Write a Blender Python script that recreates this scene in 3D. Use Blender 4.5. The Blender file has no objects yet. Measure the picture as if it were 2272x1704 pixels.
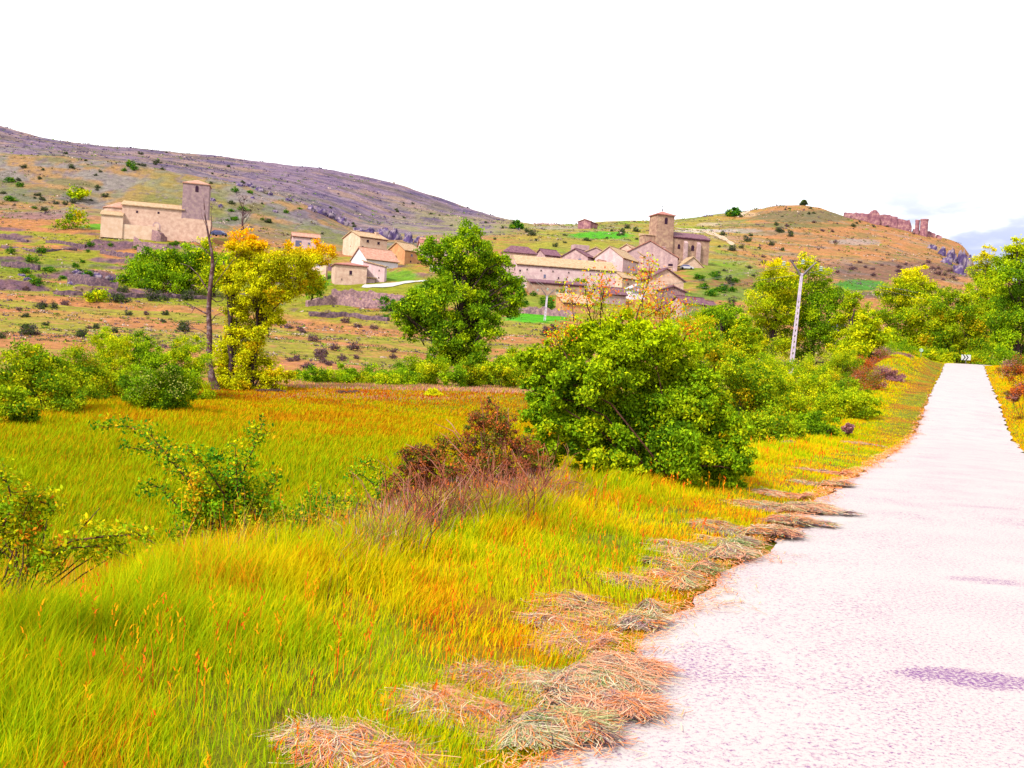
import bpy, math, random
import numpy as np
from mathutils import Vector, Matrix
C = bpy.context.scene
R = math.radians
# ------------------------------------------------------------------ camera
F = 2180.0; CX = 1136.0; CY = 852.0; ROLL = R(3.5); PITCH = R(1.60); EYE = 1.6
cam_d = bpy.data.cameras.new('camera'); cam = bpy.data.objects.new('camera', cam_d)
C.collection.objects.link(cam); C.camera = cam
cam_d.sensor_width = 36; cam_d.lens = 36*F/2272; cam_d.clip_start = .05; cam_d.clip_end = 9000
cr, sr, cp, sp = math.cos(ROLL), math.sin(ROLL), math.cos(PITCH), math.sin(PITCH)
fwd = Vector((0, cp, -sp)); U0 = Vector((0, sp, cp)); R0 = Vector((1, 0, 0))
rt = R0*cr + U0*sr; up = -R0*sr + U0*cr
cam.matrix_world = Matrix(((rt.x, up.x, -fwd.x, 0), (rt.y, up.y, -fwd.y, 0), (rt.z, up.z, -fwd.z, EYE), (0, 0, 0, 1)))
# ------------------------------------------------------------------ world, sun, exposure
SUN_EL, SUN_AZ = 44, -42          # azimuth from +Y, negative = left
w = bpy.data.worlds.new('World'); C.world = w; w.use_nodes = True
nt = w.node_tree; N = nt.nodes; Lk = nt.links
bg = N['Background']; bg.inputs['Strength'].default_value = 0.105
sky = N.new('ShaderNodeTexSky'); sky.sky_type = 'NISHITA'; sky.sun_disc = False
sky.sun_elevation = R(SUN_EL); sky.sun_rotation = R(SUN_AZ); sky.dust_density = 2.0
tc = N.new('ShaderNodeTexCoord')
sep = N.new('ShaderNodeSeparateXYZ'); Lk.new(tc.outputs['Generated'], sep.inputs[0])
mp = N.new('ShaderNodeMapping'); mp.inputs['Scale'].default_value = (1, 1, 3.2); mp.inputs['Location'].default_value = (.35, .1, .2); Lk.new(tc.outputs['Generated'], mp.inputs[0])
nz = N.new('ShaderNodeTexNoise'); nz.inputs['Scale'].default_value = 8.5; nz.inputs['Detail'].default_value = 5
nz.inputs['Roughness'].default_value = .5; Lk.new(mp.outputs[0], nz.inputs['Vector'])
# breaks in the cloud: low in the sky, to the right
def mth(op, a, b, clamp=False):
    m = N.new('ShaderNodeMath'); m.operation = op; m.use_clamp = clamp
    for i, v in enumerate((a, b)):
        if isinstance(v, (int, float)): m.inputs[i].default_value = v
        else: Lk.new(v, m.inputs[i])
    return m.outputs[0]
def mrange(src, a, b, c=0, d=1):
    m = N.new('ShaderNodeMapRange'); m.interpolation_type = 'SMOOTHSTEP'
    Lk.new(src, m.inputs[0]); m.inputs[1].default_value = a; m.inputs[2].default_value = b
    m.inputs[3].default_value = c; m.inputs[4].default_value = d; return m.outputs[0]
low = mrange(sep.outputs['Z'], .25, .12)
right = mrange(sep.outputs['X'], .0, .30)
nn = mrange(nz.outputs['Fac'], .43, .58)
mask = mth('MULTIPLY', mth('MULTIPLY', low, right), nn)
cl = N.new('ShaderNodeMixRGB'); cl.inputs[1].default_value = (9.6, 9.6, 9.7, 1); cl.inputs[2].default_value = (3.7, 4.0, 5.6, 1)
Lk.new(mask, cl.inputs[0])
mx = N.new('ShaderNodeMixRGB'); mx.inputs[0].default_value = .90
Lk.new(sky.outputs[0], mx.inputs[1]); Lk.new(cl.outputs[0], mx.inputs[2]); Lk.new(mx.outputs[0], bg.inputs['Color'])
sd = bpy.data.lights.new('sun', 'SUN'); sd.energy = 3.8; sd.angle = R(9); sd.color = (1, .94, .84)
so = bpy.data.objects.new('sun', sd); C.collection.objects.link(so)
sdir = Vector((math.sin(R(SUN_AZ))*math.cos(R(SUN_EL)), math.cos(R(SUN_AZ))*math.cos(R(SUN_EL))*-1, math.sin(R(SUN_EL))))
so.rotation_euler = sdir.to_track_quat('Z', 'Y').to_euler()
sky.sun_rotation = math.atan2(sdir.x, sdir.y)
C.view_settings.view_transform = 'Standard'; C.view_settings.look = 'None'
C.view_settings.exposure = 0.75; C.view_settings.gamma = 1
# ------------------------------------------------------------------ helpers
MUL = 2.5
def lin1(c):
    c = c/255.; return c/12.92 if c <= .04045 else ((c+.055)/1.055)**2.4
def S(r, g, b, k=1.0):            # picture colour -> base colour
    return tuple(min(.85, max(.003, lin1(v)/MUL*k)) for v in (r, g, b))
def ray(px, py):
    px = np.asarray(px, float); py = np.asarray(py, float)
    cx = (px-CX)/F; cy = -(py-CY)/F
    X = cx*cr - cy*sr; U = cx*sr + cy*cr
    Y = cp + U*sp; Z = -sp + U*cp
    return X/Y, Z/Y
def P(px, py, D):
    u, v = ray(px, py); return Vector((float(u)*D, D, EYE + float(v)*D))
def proj(x, y, z):                # world -> photograph pixel
    dz = z-EYE; d = y*cp - dz*sp; U = (y*sp + dz*cp)/d; X = x/d
    cx = X*cr + U*sr; cy = -X*sr + U*cr
    return CX + cx*F, CY - cy*F
def _h(ix, iy, s):
    n = (ix.astype(np.int64)*374761393 + iy.astype(np.int64)*668265263 + s*1442695041) & 0x7fffffff
    n = ((n ^ (n >> 13))*1274126177) & 0x7fffffff
    return ((n ^ (n >> 16)) & 0xffff)/65535.
def vnoise(x, y, s=0):
    x = np.asarray(x, float); y = np.asarray(y, float)
    ix = np.floor(x); iy = np.floor(y); fx = x-ix; fy = y-iy
    fx = fx*fx*(3-2*fx); fy = fy*fy*(3-2*fy)
    a = _h(ix, iy, s); b = _h(ix+1, iy, s); c = _h(ix, iy+1, s); d = _h(ix+1, iy+1, s)
    return (a*(1-fx)+b*fx)*(1-fy) + (c*(1-fx)+d*fx)*fy
def fbm(x, y, s=0, o=4):
    t = 0; a = .5; n = 0
    for i in range(o):
        t = t + a*vnoise(x*2**i, y*2**i, s+i*7); n += a; a *= .5
    return t/n
def sst(x, a, b):
    t = np.clip((x-a)/(b-a), 0, 1); return t*t*(3-2*t)
def mesh_np(name, V, Fs, mats, col=None, smooth=False, midx=None):
    V = np.asarray(V, np.float32)
    if not isinstance(Fs, list): Fs = [Fs]
    Fs = [np.asarray(f, np.int32) for f in Fs if len(f)]
    me = bpy.data.meshes.new(name); me.vertices.add(len(V)); me.vertices.foreach_set('co', V.ravel())
    loops = np.concatenate([f.ravel() for f in Fs]); tot = np.concatenate([np.full(len(f), f.shape[1]) for f in Fs])
    st = np.concatenate([[0], np.cumsum(tot)[:-1]]).astype(np.int32)
    me.loops.add(len(loops)); me.loops.foreach_set('vertex_index', loops)
    me.polygons.add(len(tot)); me.polygons.foreach_set('loop_start', st)
    if midx is not None: me.polygons.foreach_set('material_index', np.asarray(midx, np.int32))
    if smooth: me.polygons.foreach_set('use_smooth', np.ones(len(tot), bool))
    if col is not None:
        c = np.ones((len(V), 4), np.float32); c[:, :3] = col
        at = me.color_attributes.new('Col', 'FLOAT_COLOR', 'POINT'); at.data.foreach_set('color', c.ravel())
    me.update(calc_edges=True); me.validate()
    for m in (mats if isinstance(mats, (list, tuple)) else [mats]): me.materials.append(m)
    return me
def link(name, me, parent=None, loc=None):
    o = bpy.data.objects.new(name, me); C.collection.objects.link(o)
    if loc is not None: o.location = loc
    if parent: o.parent = parent
    return o
def tag(o, label=None, cat=None, group=None, kind=None):
    if label: o['label'] = label
    if cat: o['category'] = cat
    if group: o['group'] = group
    if kind: o['kind'] = kind
    return o
def thing(name, label, cat, loc=(0, 0, 0), rz=0, group=None):
    o = bpy.data.objects.new(name, None); C.collection.objects.link(o); o.location = loc; o.rotation_euler.z = rz
    o.empty_display_size = .3
    return tag(o, label, cat, group)
def dup(o, parent=None):
    c = o.copy(); C.collection.objects.link(c)
    if parent: c.parent = parent
    for ch in list(o.children): dup(ch, c)
    return c
class MB:
    def __init__(s): s.v = []; s.f = []; s.m = []
    def add(s, vs, fs, m=0):
        n = len(s.v); s.v += [tuple(v) for v in vs]; s.f += [tuple(i+n for i in f) for f in fs]; s.m += [m]*len(fs)
    def box(s, a, b, m=0):
        (x0, y0, z0), (x1, y1, z1) = a, b
        s.add([(x0,y0,z0),(x1,y0,z0),(x1,y1,z0),(x0,y1,z0),(x0,y0,z1),(x1,y0,z1),(x1,y1,z1),(x0,y1,z1)],
              [(0,3,2,1),(4,5,6,7),(0,1,5,4),(1,2,6,5),(2,3,7,6),(3,0,4,7)], m)
    def prism(s, poly, vec, m=0):
        n = len(poly); vec = Vector(vec); a = [Vector(p) for p in poly]; b = [p+vec for p in a]
        s.add(a+b, [tuple(range(n))[::-1], tuple(range(n, 2*n))] + [(i, (i+1) % n, n+(i+1) % n, n+i) for i in range(n)], m)
    def tube(s, pts, rad, k=6, m=0):
        pts = [Vector(p) for p in pts]; n = len(s.v); rings = []
        for i, p in enumerate(pts):
            d = (pts[min(i+1, len(pts)-1)] - pts[max(i-1, 0)]).normalized()
            a = d.cross(Vector((0, 0, 1)) if abs(d.z) < .9 else Vector((1, 0, 0))).normalized(); b = d.cross(a)
            r = rad[i] if hasattr(rad, '__len__') else rad
            rings.append([p + (a*math.cos(2*math.pi*j/k) + b*math.sin(2*math.pi*j/k))*r for j in range(k)])
        vs = [v for r_ in rings for v in r_]
        fs = [(i*k+j, i*k+(j+1) % k, (i+1)*k+(j+1) % k, (i+1)*k+j) for i in range(len(pts)-1) for j in range(k)]
        fs += [tuple(range(k))[::-1], tuple((len(pts)-1)*k+j for j in range(k))]
        s.add(vs, fs, m)
    def build(s, name, mats, parent=None, loc=None, smooth=False):
        me = bpy.data.meshes.new(name); me.from_pydata(s.v, [], s.f)
        me.polygons.foreach_set('material_index', s.m)
        if smooth: me.polygons.foreach_set('use_smooth', [True]*len(s.f))
        for m in (mats if isinstance(mats, (list, tuple)) else [mats]): me.materials.append(m)
        me.update(); return link(name, me, parent, loc)
# ------------------------------------------------------------------ materials
def new_mat(name):
    m = bpy.data.materials.new(name); m.use_nodes = True; m.node_tree.nodes.clear(); return m, m.node_tree.nodes, m.node_tree.links
def mottled(name, c1, c2, scale=2, rough=.9, bump=.3, c3=None, detail=6, dist=.05, lo=.35, hi=.65, spec=.2):
    m, n, l = new_mat(name); o = n.new('ShaderNodeOutputMaterial'); b = n.new('ShaderNodeBsdfPrincipled')
    b.inputs['Roughness'].default_value = rough; b.inputs['Specular IOR Level'].default_value = spec
    t = n.new('ShaderNodeTexCoord'); z = n.new('ShaderNodeTexNoise'); z.inputs['Scale'].default_value = scale; z.inputs['Detail'].default_value = detail
    z.inputs['Roughness'].default_value = .65
    r = n.new('ShaderNodeValToRGB'); e = r.color_ramp.elements
    e[0].position = lo; e[0].color = (*c1, 1); e[1].position = hi; e[1].color = (*c2, 1)
    if c3: x = e.new((lo+hi)/2); x.color = (*c3, 1)
    l.new(t.outputs['Object'], z.inputs[0]); l.new(z.outputs['Fac'], r.inputs[0]); l.new(r.outputs[0], b.inputs['Base Color'])
    if bump:
        z2 = n.new('ShaderNodeTexNoise'); z2.inputs['Scale'].default_value = scale*4; z2.inputs['Detail'].default_value = 4; l.new(t.outputs['Object'], z2.inputs[0])
        u = n.new('ShaderNodeBump'); u.inputs['Strength'].default_value = bump; u.inputs['Distance'].default_value = dist
        l.new(z2.outputs['Fac'], u.inputs['Height']); l.new(u.outputs[0], b.inputs['Normal'])
    l.new(b.outputs[0], o.inputs[0]); return m
def attr_mat(name, scale=None, amt=.35, rough=.95, trans=0, bump=0, bdist=.1, spec=.1, scale2=None):
    m, n, l = new_mat(name); o = n.new('ShaderNodeOutputMaterial'); a = n.new('ShaderNodeAttribute'); a.attribute_name = 'Col'
    src = a.outputs['Color']
    t = n.new('ShaderNodeTexCoord')
    for sc in ([scale] if scale else []) + ([scale2] if scale2 else []):
        z = n.new('ShaderNodeTexNoise'); z.inputs['Scale'].default_value = sc; z.inputs['Detail'].default_value = 6; z.inputs['Roughness'].default_value = .7
        l.new(t.outputs['Object'], z.inputs[0])
        q = n.new('ShaderNodeMapRange'); l.new(z.outputs['Fac'], q.inputs[0]); q.inputs[1].default_value = .3; q.inputs[2].default_value = .7
        q.inputs[3].default_value = 1-amt; q.inputs[4].default_value = 1+amt
        x = n.new('ShaderNodeVectorMath'); x.operation = 'SCALE'; l.new(src, x.inputs[0]); l.new(q.outputs[0], x.inputs['Scale']); src = x.outputs[0]
    if trans:
        d = n.new('ShaderNodeBsdfDiffuse'); tr = n.new('ShaderNodeBsdfTranslucent'); mxx = n.new('ShaderNodeMixShader'); mxx.inputs[0].default_value = trans
        l.new(src, d.inputs[0]); l.new(src, tr.inputs[0]); l.new(d.outputs[0], mxx.inputs[1]); l.new(tr.outputs[0], mxx.inputs[2])
        l.new(mxx.outputs[0], o.inputs[0]); return m
    b = n.new('ShaderNodeBsdfPrincipled'); b.inputs['Roughness'].default_value = rough; b.inputs['Specular IOR Level'].default_value = spec
    l.new(src, b.inputs['Base Color'])
    if bump:
        z2 = n.new('ShaderNodeTexNoise'); z2.inputs['Scale'].default_value = scale*2; z2.inputs['Detail'].default_value = 5; l.new(t.outputs['Object'], z2.inputs[0])
        u = n.new('ShaderNodeBump'); u.inputs['Strength'].default_value = bump; u.inputs['Distance'].default_value = bdist
        l.new(z2.outputs['Fac'], u.inputs['Height']); l.new(u.outputs[0], b.inputs['Normal'])
    l.new(b.outputs[0], o.inputs[0]); return m
M_leaf = attr_mat('leaf', trans=.24)
M_grass = attr_mat('grass_blade', trans=.3)
M_straw = attr_mat('straw', trans=.15)
M_ground = attr_mat('ground_cover', scale=.5, amt=.42, bump=.7, bdist=.35, scale2=2.6)
M_rock = attr_mat('rock', scale=.6, amt=.45, bump=.8, bdist=.4)
M_bark = mottled('bark', S(70, 50, 60), S(125, 95, 95), 6, bump=.6)
M_bark_red = mottled('reddish_bark', S(90, 55, 45), S(150, 100, 80), 6, bump=.6)
M_bark_dead = mottled('dead_bark', S(95, 75, 90), S(190, 160, 165), 3, bump=.7, c3=S(120, 75, 75))
# ------------------------------------------------------------------ terrain
RW = 3.6; CT = .9104
def xl(y): return 4.2 + (y-13)*.4555 + .3*(1-sst(np.asarray(y,float), 2.5, 6.5))
def road_shift(y): return np.where(np.asarray(y) > 101, (np.asarray(y)-101)**2*.11, 0)
def sdist(x, y): return -(x - xl(y) - road_shift(y))*CT       # metres left of the road's left edge
_ry = [-60, 0, 13, 24, 33, 39, 48, 60, 71, 82, 92, 100, 105, 112, 125, 200]
_rz = [0, 0, 0, -.32, -.58, -.56, .0, .88, 1.55, 2.2, 2.95, 3.5, 3.72, 3.75, 3.2, 2.5]
def zroad(y):
    y = np.asarray(y, float); t = 0
    for k in (-3, -1.5, 0, 1.5, 3): t = t + np.interp(y+k, _ry, _rz)/5
    return t
rings = {
 62: [(-300, 822), (0, 833), (500, 857), (1000, 868), (1400, 880), (1752, 896), (2000, 880), (2400, 880), (2700, 870)],
 80: [(-300, 780), (0, 795), (500, 825), (1000, 852), (1400, 860), (1752, 868), (2000, 850), (2400, 845), (2700, 850)],
 100: [(-300, 735), (0, 752), (300, 770), (600, 795), (1000, 832), (1400, 835), (1752, 842), (1980, 835), (2300, 800), (2700, 805)],
 130: [(-300, 690), (0, 708), (300, 728), (600, 748), (850, 775), (1010, 792), (1250, 790), (1400, 800), (1700, 815), (2272, 800), (2700, 800)],
 170: [(-300, 630), (0, 648), (300, 672), (600, 702), (850, 712), (1010, 722), (1250, 742), (1400, 750), (1700, 790), (2272, 790), (2700, 790)],
 200: [(-300, 590), (0, 612), (300, 642), (600, 676), (850, 680), (1010, 690), (1250, 702), (1400, 715), (1600, 715), (1850, 755), (2272, 765), (2700, 765)],
 225: [(-300, 556), (0, 580), (300, 612), (600, 645), (720, 635), (850, 642), (1010, 650), (1250, 672), (1400, 688), (1600, 688), (1850, 720), (2272, 740), (2700, 740)],
 250: [(-300, 520), (0, 546), (300, 568), (440, 580), (600, 612), (720, 610), (850, 608), (930, 605), (1010, 615), (1140, 635), (1250, 648), (1400, 655), (1530, 655), (1850, 695), (2272, 715), (2700, 715)],
 275: [(-300, 480), (0, 508), (200, 512), (330, 520), (440, 535), (600, 575), (720, 580), (850, 586), (930, 588), (1010, 592), (1140, 610), (1250, 622), (1400, 630), (1530, 628), (1850, 670), (2272, 695), (2700, 695)],
 290: [(-300, 458), (0, 486), (200, 497), (330, 505), (440, 516), (600, 555), (720, 565), (850, 572), (930, 575), (1010, 580), (1140, 597), (1250, 608), (1400, 617), (1530, 612), (1850, 660), (2272, 685), (2700, 685)],
 330: [(-300, 385), (0, 425), (200, 452), (330, 470), (440, 486), (600, 512), (720, 530), (850, 550), (1010, 560), (1140, 566), (1300, 572), (1450, 588), (1560, 590), (1700, 600), (1850, 628), (2272, 665), (2700, 665)],
 380: [(-300, 305), (0, 342), (100, 346), (298, 359), (385, 377), (447, 393), (550, 408), (631, 435), (700, 461), (780, 505), (850, 528), (960, 532), (1100, 530), (1250, 532), (1400, 540), (1560, 562), (1700, 578), (1850, 596), (2000, 618), (2130, 640), (2272, 655), (2700, 655)],
 430: [(-300, 300), (0, 348), (298, 372), (447, 404), (631, 444), (780, 506), (850, 512), (1000, 517), (1100, 515), (1250, 516), (1400, 520), (1560, 532), (1700, 545), (1850, 560), (2000, 580), (2130, 610), (2272, 640), (2700, 640)],
 500: [(-300, 255), (0, 316), (298, 350), (447, 374), (631, 408), (780, 448), (850, 482), (1000, 500), (1100, 503), (1250, 505), (1400, 502), (1560, 503), (1700, 505), (1850, 520), (2000, 545), (2110, 575), (2160, 610), (2272, 630), (2700, 640)],
 600: [(-300, 170), (0, 278), (100, 305), (180, 318), (330, 332), (450, 342), (600, 357), (700, 370), (800, 387), (870, 402), (950, 428), (1040, 460), (1100, 477), (1150, 491), (1190, 497), (1250, 497), (1290, 496), (1330, 493), (1400, 489), (1460, 490), (1520, 484), (1600, 472), (1640, 469), (1690, 461), (1720, 455), (1780, 453), (1830, 461), (1870, 475), (1960, 497), (2025, 512), (2090, 526), (2130, 540), (2150, 555), (2162, 600), (2272, 632), (2700, 650)],
}
UG = np.linspace(-1.0, 1.0, 801)
Dk = sorted(rings); tab = []
for d in Dk:
    a = np.array(rings[d], float); u, v = ray(a[:, 0], a[:, 1]); tab.append(np.interp(UG, u, v))
tab = np.array(tab)
ext = np.array([tab[-1]-.012, tab[-1]-.05, np.full(len(UG), -.01)])
Dk = Dk + [680, 900, 3000]; tab = np.vstack([tab, ext]); LK = np.log(Dk)
LG = np.linspace(math.log(50), math.log(3000), 900)
T2 = np.array([np.interp(LG, LK, tab[:, j]) for j in range(len(UG))]).T
ker = np.exp(-.5*(np.arange(-4, 5)/1.8)**2); ker /= ker.sum()
T2 = np.apply_along_axis(lambda c: np.convolve(np.pad(c, 4, 'edge'), ker, 'valid'), 0, T2)
k2 = np.exp(-.5*(np.arange(-5, 6)/2.)**2); k2 /= k2.sum()
T2 = np.apply_along_axis(lambda c: np.convolve(np.pad(c, 5, 'edge'), k2, 'valid'), 1, T2)
def zfar(x, y):
    yy = np.maximum(y, 20.); fu = np.clip((x/yy+1)/2*800, 0, 799.999); fl = np.clip((np.log(yy)-LG[0])/(LG[-1]-LG[0])*899, 0, 898.999)
    iu = fu.astype(int); il = fl.astype(int); a = fu-iu; b = fl-il
    v = (T2[il, iu]*(1-a)+T2[il, iu+1]*a)*(1-b) + (T2[il+1, iu]*(1-a)+T2[il+1, iu+1]*a)*b
    z = EYE + v*yy
    # terraces cut in the left slope
    m = sst(yy, 150, 175)*(1-sst(yy, 262, 285))*(1-sst(x/yy, -.12, -.04))
    hgt = 3.6; wob = 5.5*fbm(x/45, yy/30, 3); q = (z+wob)/hgt; fr = q-np.floor(q); stp = (np.floor(q)+sst(fr, .30, .66))*hgt - wob
    z = z + (stp-z)*.85*m*sst(fbm(x/16, yy/12, 4), .36, .56)
    m2 = sst(yy, 75, 110)
    z = z + m2*(fbm(x/9, yy/9, 11)-.5)*.9 + sst(yy, 240, 330)*(fbm(x/24, yy/24, 21)-.5)*3.0*(1-sst(yy, 560, 640)*.6)
    return z
def terrain(x, y):
    x, y = np.broadcast_arrays(np.asarray(x, float), np.asarray(y, float))
    s = sdist(x, y); zr = zroad(y)
    rough = (fbm(x*1.3, y*1.3, 5)-.5)*.10*sst(s, .3, 2) + (fbm(x*.25, y*.25, 6)-.5)*.3*sst(s, 3, 9)
    zl = zr*(1-sst(s, 2.6, 11)) + (-1.75)*(.62*sst(s, 2.3, 5.6)+.38*sst(s, 4, 9)) + sst(s, 0, 1.2)*.06 + rough
    zright = zr + .25*sst(-s-RW, .5, 5) + (fbm(x*.6, y*.6, 9)-.5)*.15*sst(-s-RW, .3, 2)
    zn = np.where(s > -RW/2, zl, zright)
    zf = zfar(x, y); wf = sst(y, 50, 62)
    z = zn*(1-wf) + zf*wf
    wr = (1-sst(s, 2.0, 9))*(1-sst(-s-RW, 2, 14))*sst(y, 45, 55)*(1-sst(y, 125, 150))
    bank = 1.5*np.exp(-((s-3.6)/2.0)**2)*sst(y, 62, 82)*(1-sst(y, 97, 105))
    z = z*(1-wr) + (zr+.03)*wr + bank
    return z
def T(x, y): return float(terrain(x, y))
_hy = np.exp(np.linspace(math.log(3), math.log(700), 1600))
def hit(px, py, far=600.):
    u, v = ray(px, py); u = float(u); v = float(v)
    zz = terrain(u*_hy, _hy); rz = EYE+v*_hy; k = np.nonzero(zz >= rz)[0]
    if len(k) == 0 or k[0] == 0: D = far
    else:
        i = k[0]; a = rz[i-1]-zz[i-1]; b = zz[i]-rz[i]; D = _hy[i-1]+(_hy[i]-_hy[i-1])*a/(a+b+1e-9)
    return Vector((u*D, D, T(u*D, D)))
# grid
ys = list(np.exp(np.arange(math.log(.9), math.log(120), .0125))) + list(np.arange(120.5, 300, .75)) + list(np.exp(np.arange(math.log(301), math.log(720), .0055))) + [760, 820, 900, 1100, 1500, 2200, 3200]
ys = np.array(ys); us = np.concatenate([[-6, -4, -2.6, -1.8, -1.3, -1.0, -.8, -.7], np.linspace(-.64, .64, 620), [.7, .8, 1.0, 1.3, 1.8, 2.6, 4, 6]])
UU, YY = np.meshgrid(us, ys); XX = UU*YY; ZZ = terrain(XX, YY)
bx = np.linspace(-60, 60, 80); by = np.linspace(-50, 1.2, 50); BX, BY = np.meshgrid(bx, by); BZ = terrain(BX, BY) - .03
inroad = (sdist(XX, YY) < .15) & (sdist(XX, YY) > -RW-.15) & (YY < 135)
ZZ = ZZ - inroad*.035*np.where(YY > 50, 1+YY/25, 1)
PX, PY = proj(XX, YY, ZZ)
gy, gx = np.gradient(ZZ); slope = np.abs(gy/np.maximum(np.gradient(ys)[:, None], 1e-3))
def mixc(a, b, t): t = np.asarray(t)[..., None]; return a*(1-t) + np.asarray(b)*t
def terrain_col(X, Y, Z, px, py, slp):
    n1 = fbm(X/9, Y/9, 31); n2 = fbm(X/2.2, Y/2.2, 32); n3 = fbm(X/30, Y/30, 33); n4 = fbm(X/.8, Y/.8, 34)
    s = sdist(X, Y)
    c = np.broadcast_to(np.array(S(150, 150, 20)), X.shape+(3,)).copy()
    c = mixc(c, S(185, 120, 20), sst(n2, .45, .62))
    c = mixc(c, S(120, 60, 20), sst(n4, .62, .8)*.7)
    # dry meadow beyond the field
    h = np.broadcast_to(np.array(S(208, 142, 84)), X.shape+(3,)).copy()
    h = mixc(h, S(172, 170, 48), sst(fbm(X/26, Y/6, 47), .44, .58)*.9)
    h = mixc(h, S(226, 142, 108), sst(n2, .58, .75)*.6)
    h = mixc(h, S(190, 130, 120), sst(n4, .60, .8)*.4)
    c = mixc(c, h, sst(Y, 60, 78)*sst(s, 4, 10))
    # steep terrace faces show stone and bare soil
    st = sst(slp, .33, .6)*sst(Y, 150, 170)*(1-sst(Y, 290, 310))
    c = mixc(c, mixc(np.broadcast_to(np.array(S(150, 112, 118)), X.shape+(3,)), S(120, 90, 110), sst(n4, .4, .7)), st)
    # greener terraces on the left
    g = sst(Y, 160, 185)*(1-sst(Y, 255, 275))*(1-sst(px, 900, 1100))*(1-st)
    c = mixc(c, S(158, 165, 30), g*sst(n1, .34, .52)*.9)
    # upper slopes
    u = sst(Y, 285, 330)*(1-sst(Y, 385, 420))*(1-sst(px, 950, 1100))
    hh = mixc(np.broadcast_to(np.array(S(190, 148, 100)), X.shape+(3,)), S(160, 148, 142), sst(n1, .46, .62))
    hh = mixc(hh, S(120, 128, 92), sst(fbm(X/18, Y/7, 45), .5, .62)*.7); hh = mixc(hh, S(150, 150, 62), sst(n3, .5, .7)*.5); hh = mixc(hh, S(140, 120, 135), sst(n2, .58, .72)*.6)
    c = mixc(c, hh, u)
    # far mauve heath hill
    u = sst(Y, 385, 430)*(1-sst(px, 1080, 1260))
    mm = mixc(np.broadcast_to(np.array(S(150, 124, 152)), X.shape+(3,)), S(178, 146, 138), sst(fbm(X/40, Y/10, 35), .45, .62))
    mm = mixc(mm, S(104, 90, 130), sst(fbm(X/16, Y/5, 36), .50, .62)*.85)
    mm = mixc(mm, S(186, 160, 176), sst(fbm(X/7, Y/2.5, 38), .56, .68)*.55)
    mm = mixc(mm, S(128, 112, 96), sst(fbm(X/30, Y/9, 39), .52, .64)*.6)
    mm = mixc(mm, S(176, 166, 118), sst(px, 800, 960)*sst(n1, .35, .6)*(1-sst(Y, 500, 590))*.8)
    mm = mixc(mm, S(158, 160, 100), sst(Y, 500, 420)*.55*sst(n1, .4, .6)+.7*(1-sst(Y, 395, 470))*sst(px, 820, 1000)*np.ones_like(X))
    c = mixc(c, mm, u)
    # hill above the village and castle hill
    u = sst(Y, 300, 345)*sst(px, 1060, 1240)
    vv = mixc(np.broadcast_to(np.array(S(190, 164, 70)), X.shape+(3,)), S(208, 145, 92), sst(px, 1540, 1720)*np.ones_like(X))
    vv = mixc(vv, S(150, 178, 45), sst(n1, .47, .62)*(1-.75*sst(px, 1600, 1750))*.9)
    vv = mixc(vv, S(180, 158, 150), sst(fbm(X/16, Y/7, 37), .56, .68)*.6)
    vv = mixc(vv, S(140, 128, 84), sst(fbm(X/22, Y/9, 40), .52, .63)*.55)
    vv = mixc(vv, S(196, 182, 62), sst(fbm(X/12, Y/5, 43), .50, .62)*.6*(1-sst(px, 1560, 1700)))
    vv = mixc(vv, S(222, 150, 96), sst(fbm(X/10, Y/5, 46), .45, .60)*.7*sst(px, 1560, 1700))
    c = mixc(c, vv, u)
    def patch(col, cx, cy, rx, ry, k=1.):
        nonlocal c
        d = ((px-cx)/rx)**2 + ((py-cy)/ry)**2 + (n2-.5)*1.2
        c = mixc(c, col, (1-sst(d, .6, 1.2))*k)
    patch(S(118, 122, 88), 1790, 480, 130, 15, .75); patch(S(120, 130, 70), 1760, 500, 170, 5, .6); patch(S(108, 88, 96), 1990, 602, 190, 24, .6); patch(S(120, 105, 70), 1660, 618, 130, 26, .55); patch(S(110, 90, 100), 1900, 655, 120, 8, .7)
    patch(S(95, 190, 30), 1335, 522, 75, 9); patch(S(95, 195, 20), 1195, 704, 85, 13); patch(S(120, 185, 30), 985, 640, 70, 16, .8)
    patch(S(110, 175, 30), 880, 612, 60, 12, .8); patch(S(120, 180, 30), 230, 503, 55, 8); patch(S(100, 170, 30), 700, 622, 40, 20, .8)
    patch(S(140, 172, 40), 1240, 668, 150, 20, .75); patch(S(150, 175, 40), 560, 640, 120, 14, .6); patch(S(176, 168, 60), 1300, 545, 160, 12, .6); patch(S(90, 160, 50), 1910, 632, 60, 13); patch(S(110, 150, 60), 1620, 655, 130, 14, .7); patch(S(130, 175, 40), 1600, 600, 90, 25, .6)
    patch(S(240, 222, 215), 1570, 512, 75, 3.5, .9); patch(S(236, 196, 150), 1655, 476, 24, 6, .9); patch(S(235, 205, 190), 1575, 498, 30, 4, .6)
    patch(S(198, 184, 184), 1900, 537, 60, 7, .6); patch(S(198, 184, 184), 1640, 512, 55, 5, .6); patch(S(196, 180, 182), 1240, 505, 60, 4, .5)
    patch(S(150, 120, 140), 90, 478, 110, 9, .6); patch(S(165, 150, 160), 560, 440, 60, 12, .6); patch(S(110, 88, 130), 700, 475, 60, 12, .5)
    patch(S(190, 170, 60), 60, 700, 300, 8, .5); patch(S(120, 150, 30), 60, 590, 200, 16, .5)
    patch(S(205, 150, 120), 860, 875, 320, 12, .8); patch(S(200, 160, 150), 1000, 865, 120, 8, .8)
    return np.clip(c, .002, .9)
COL = terrain_col(XX, YY, ZZ, PX, PY, slope)
nr, nc = XX.shape
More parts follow.
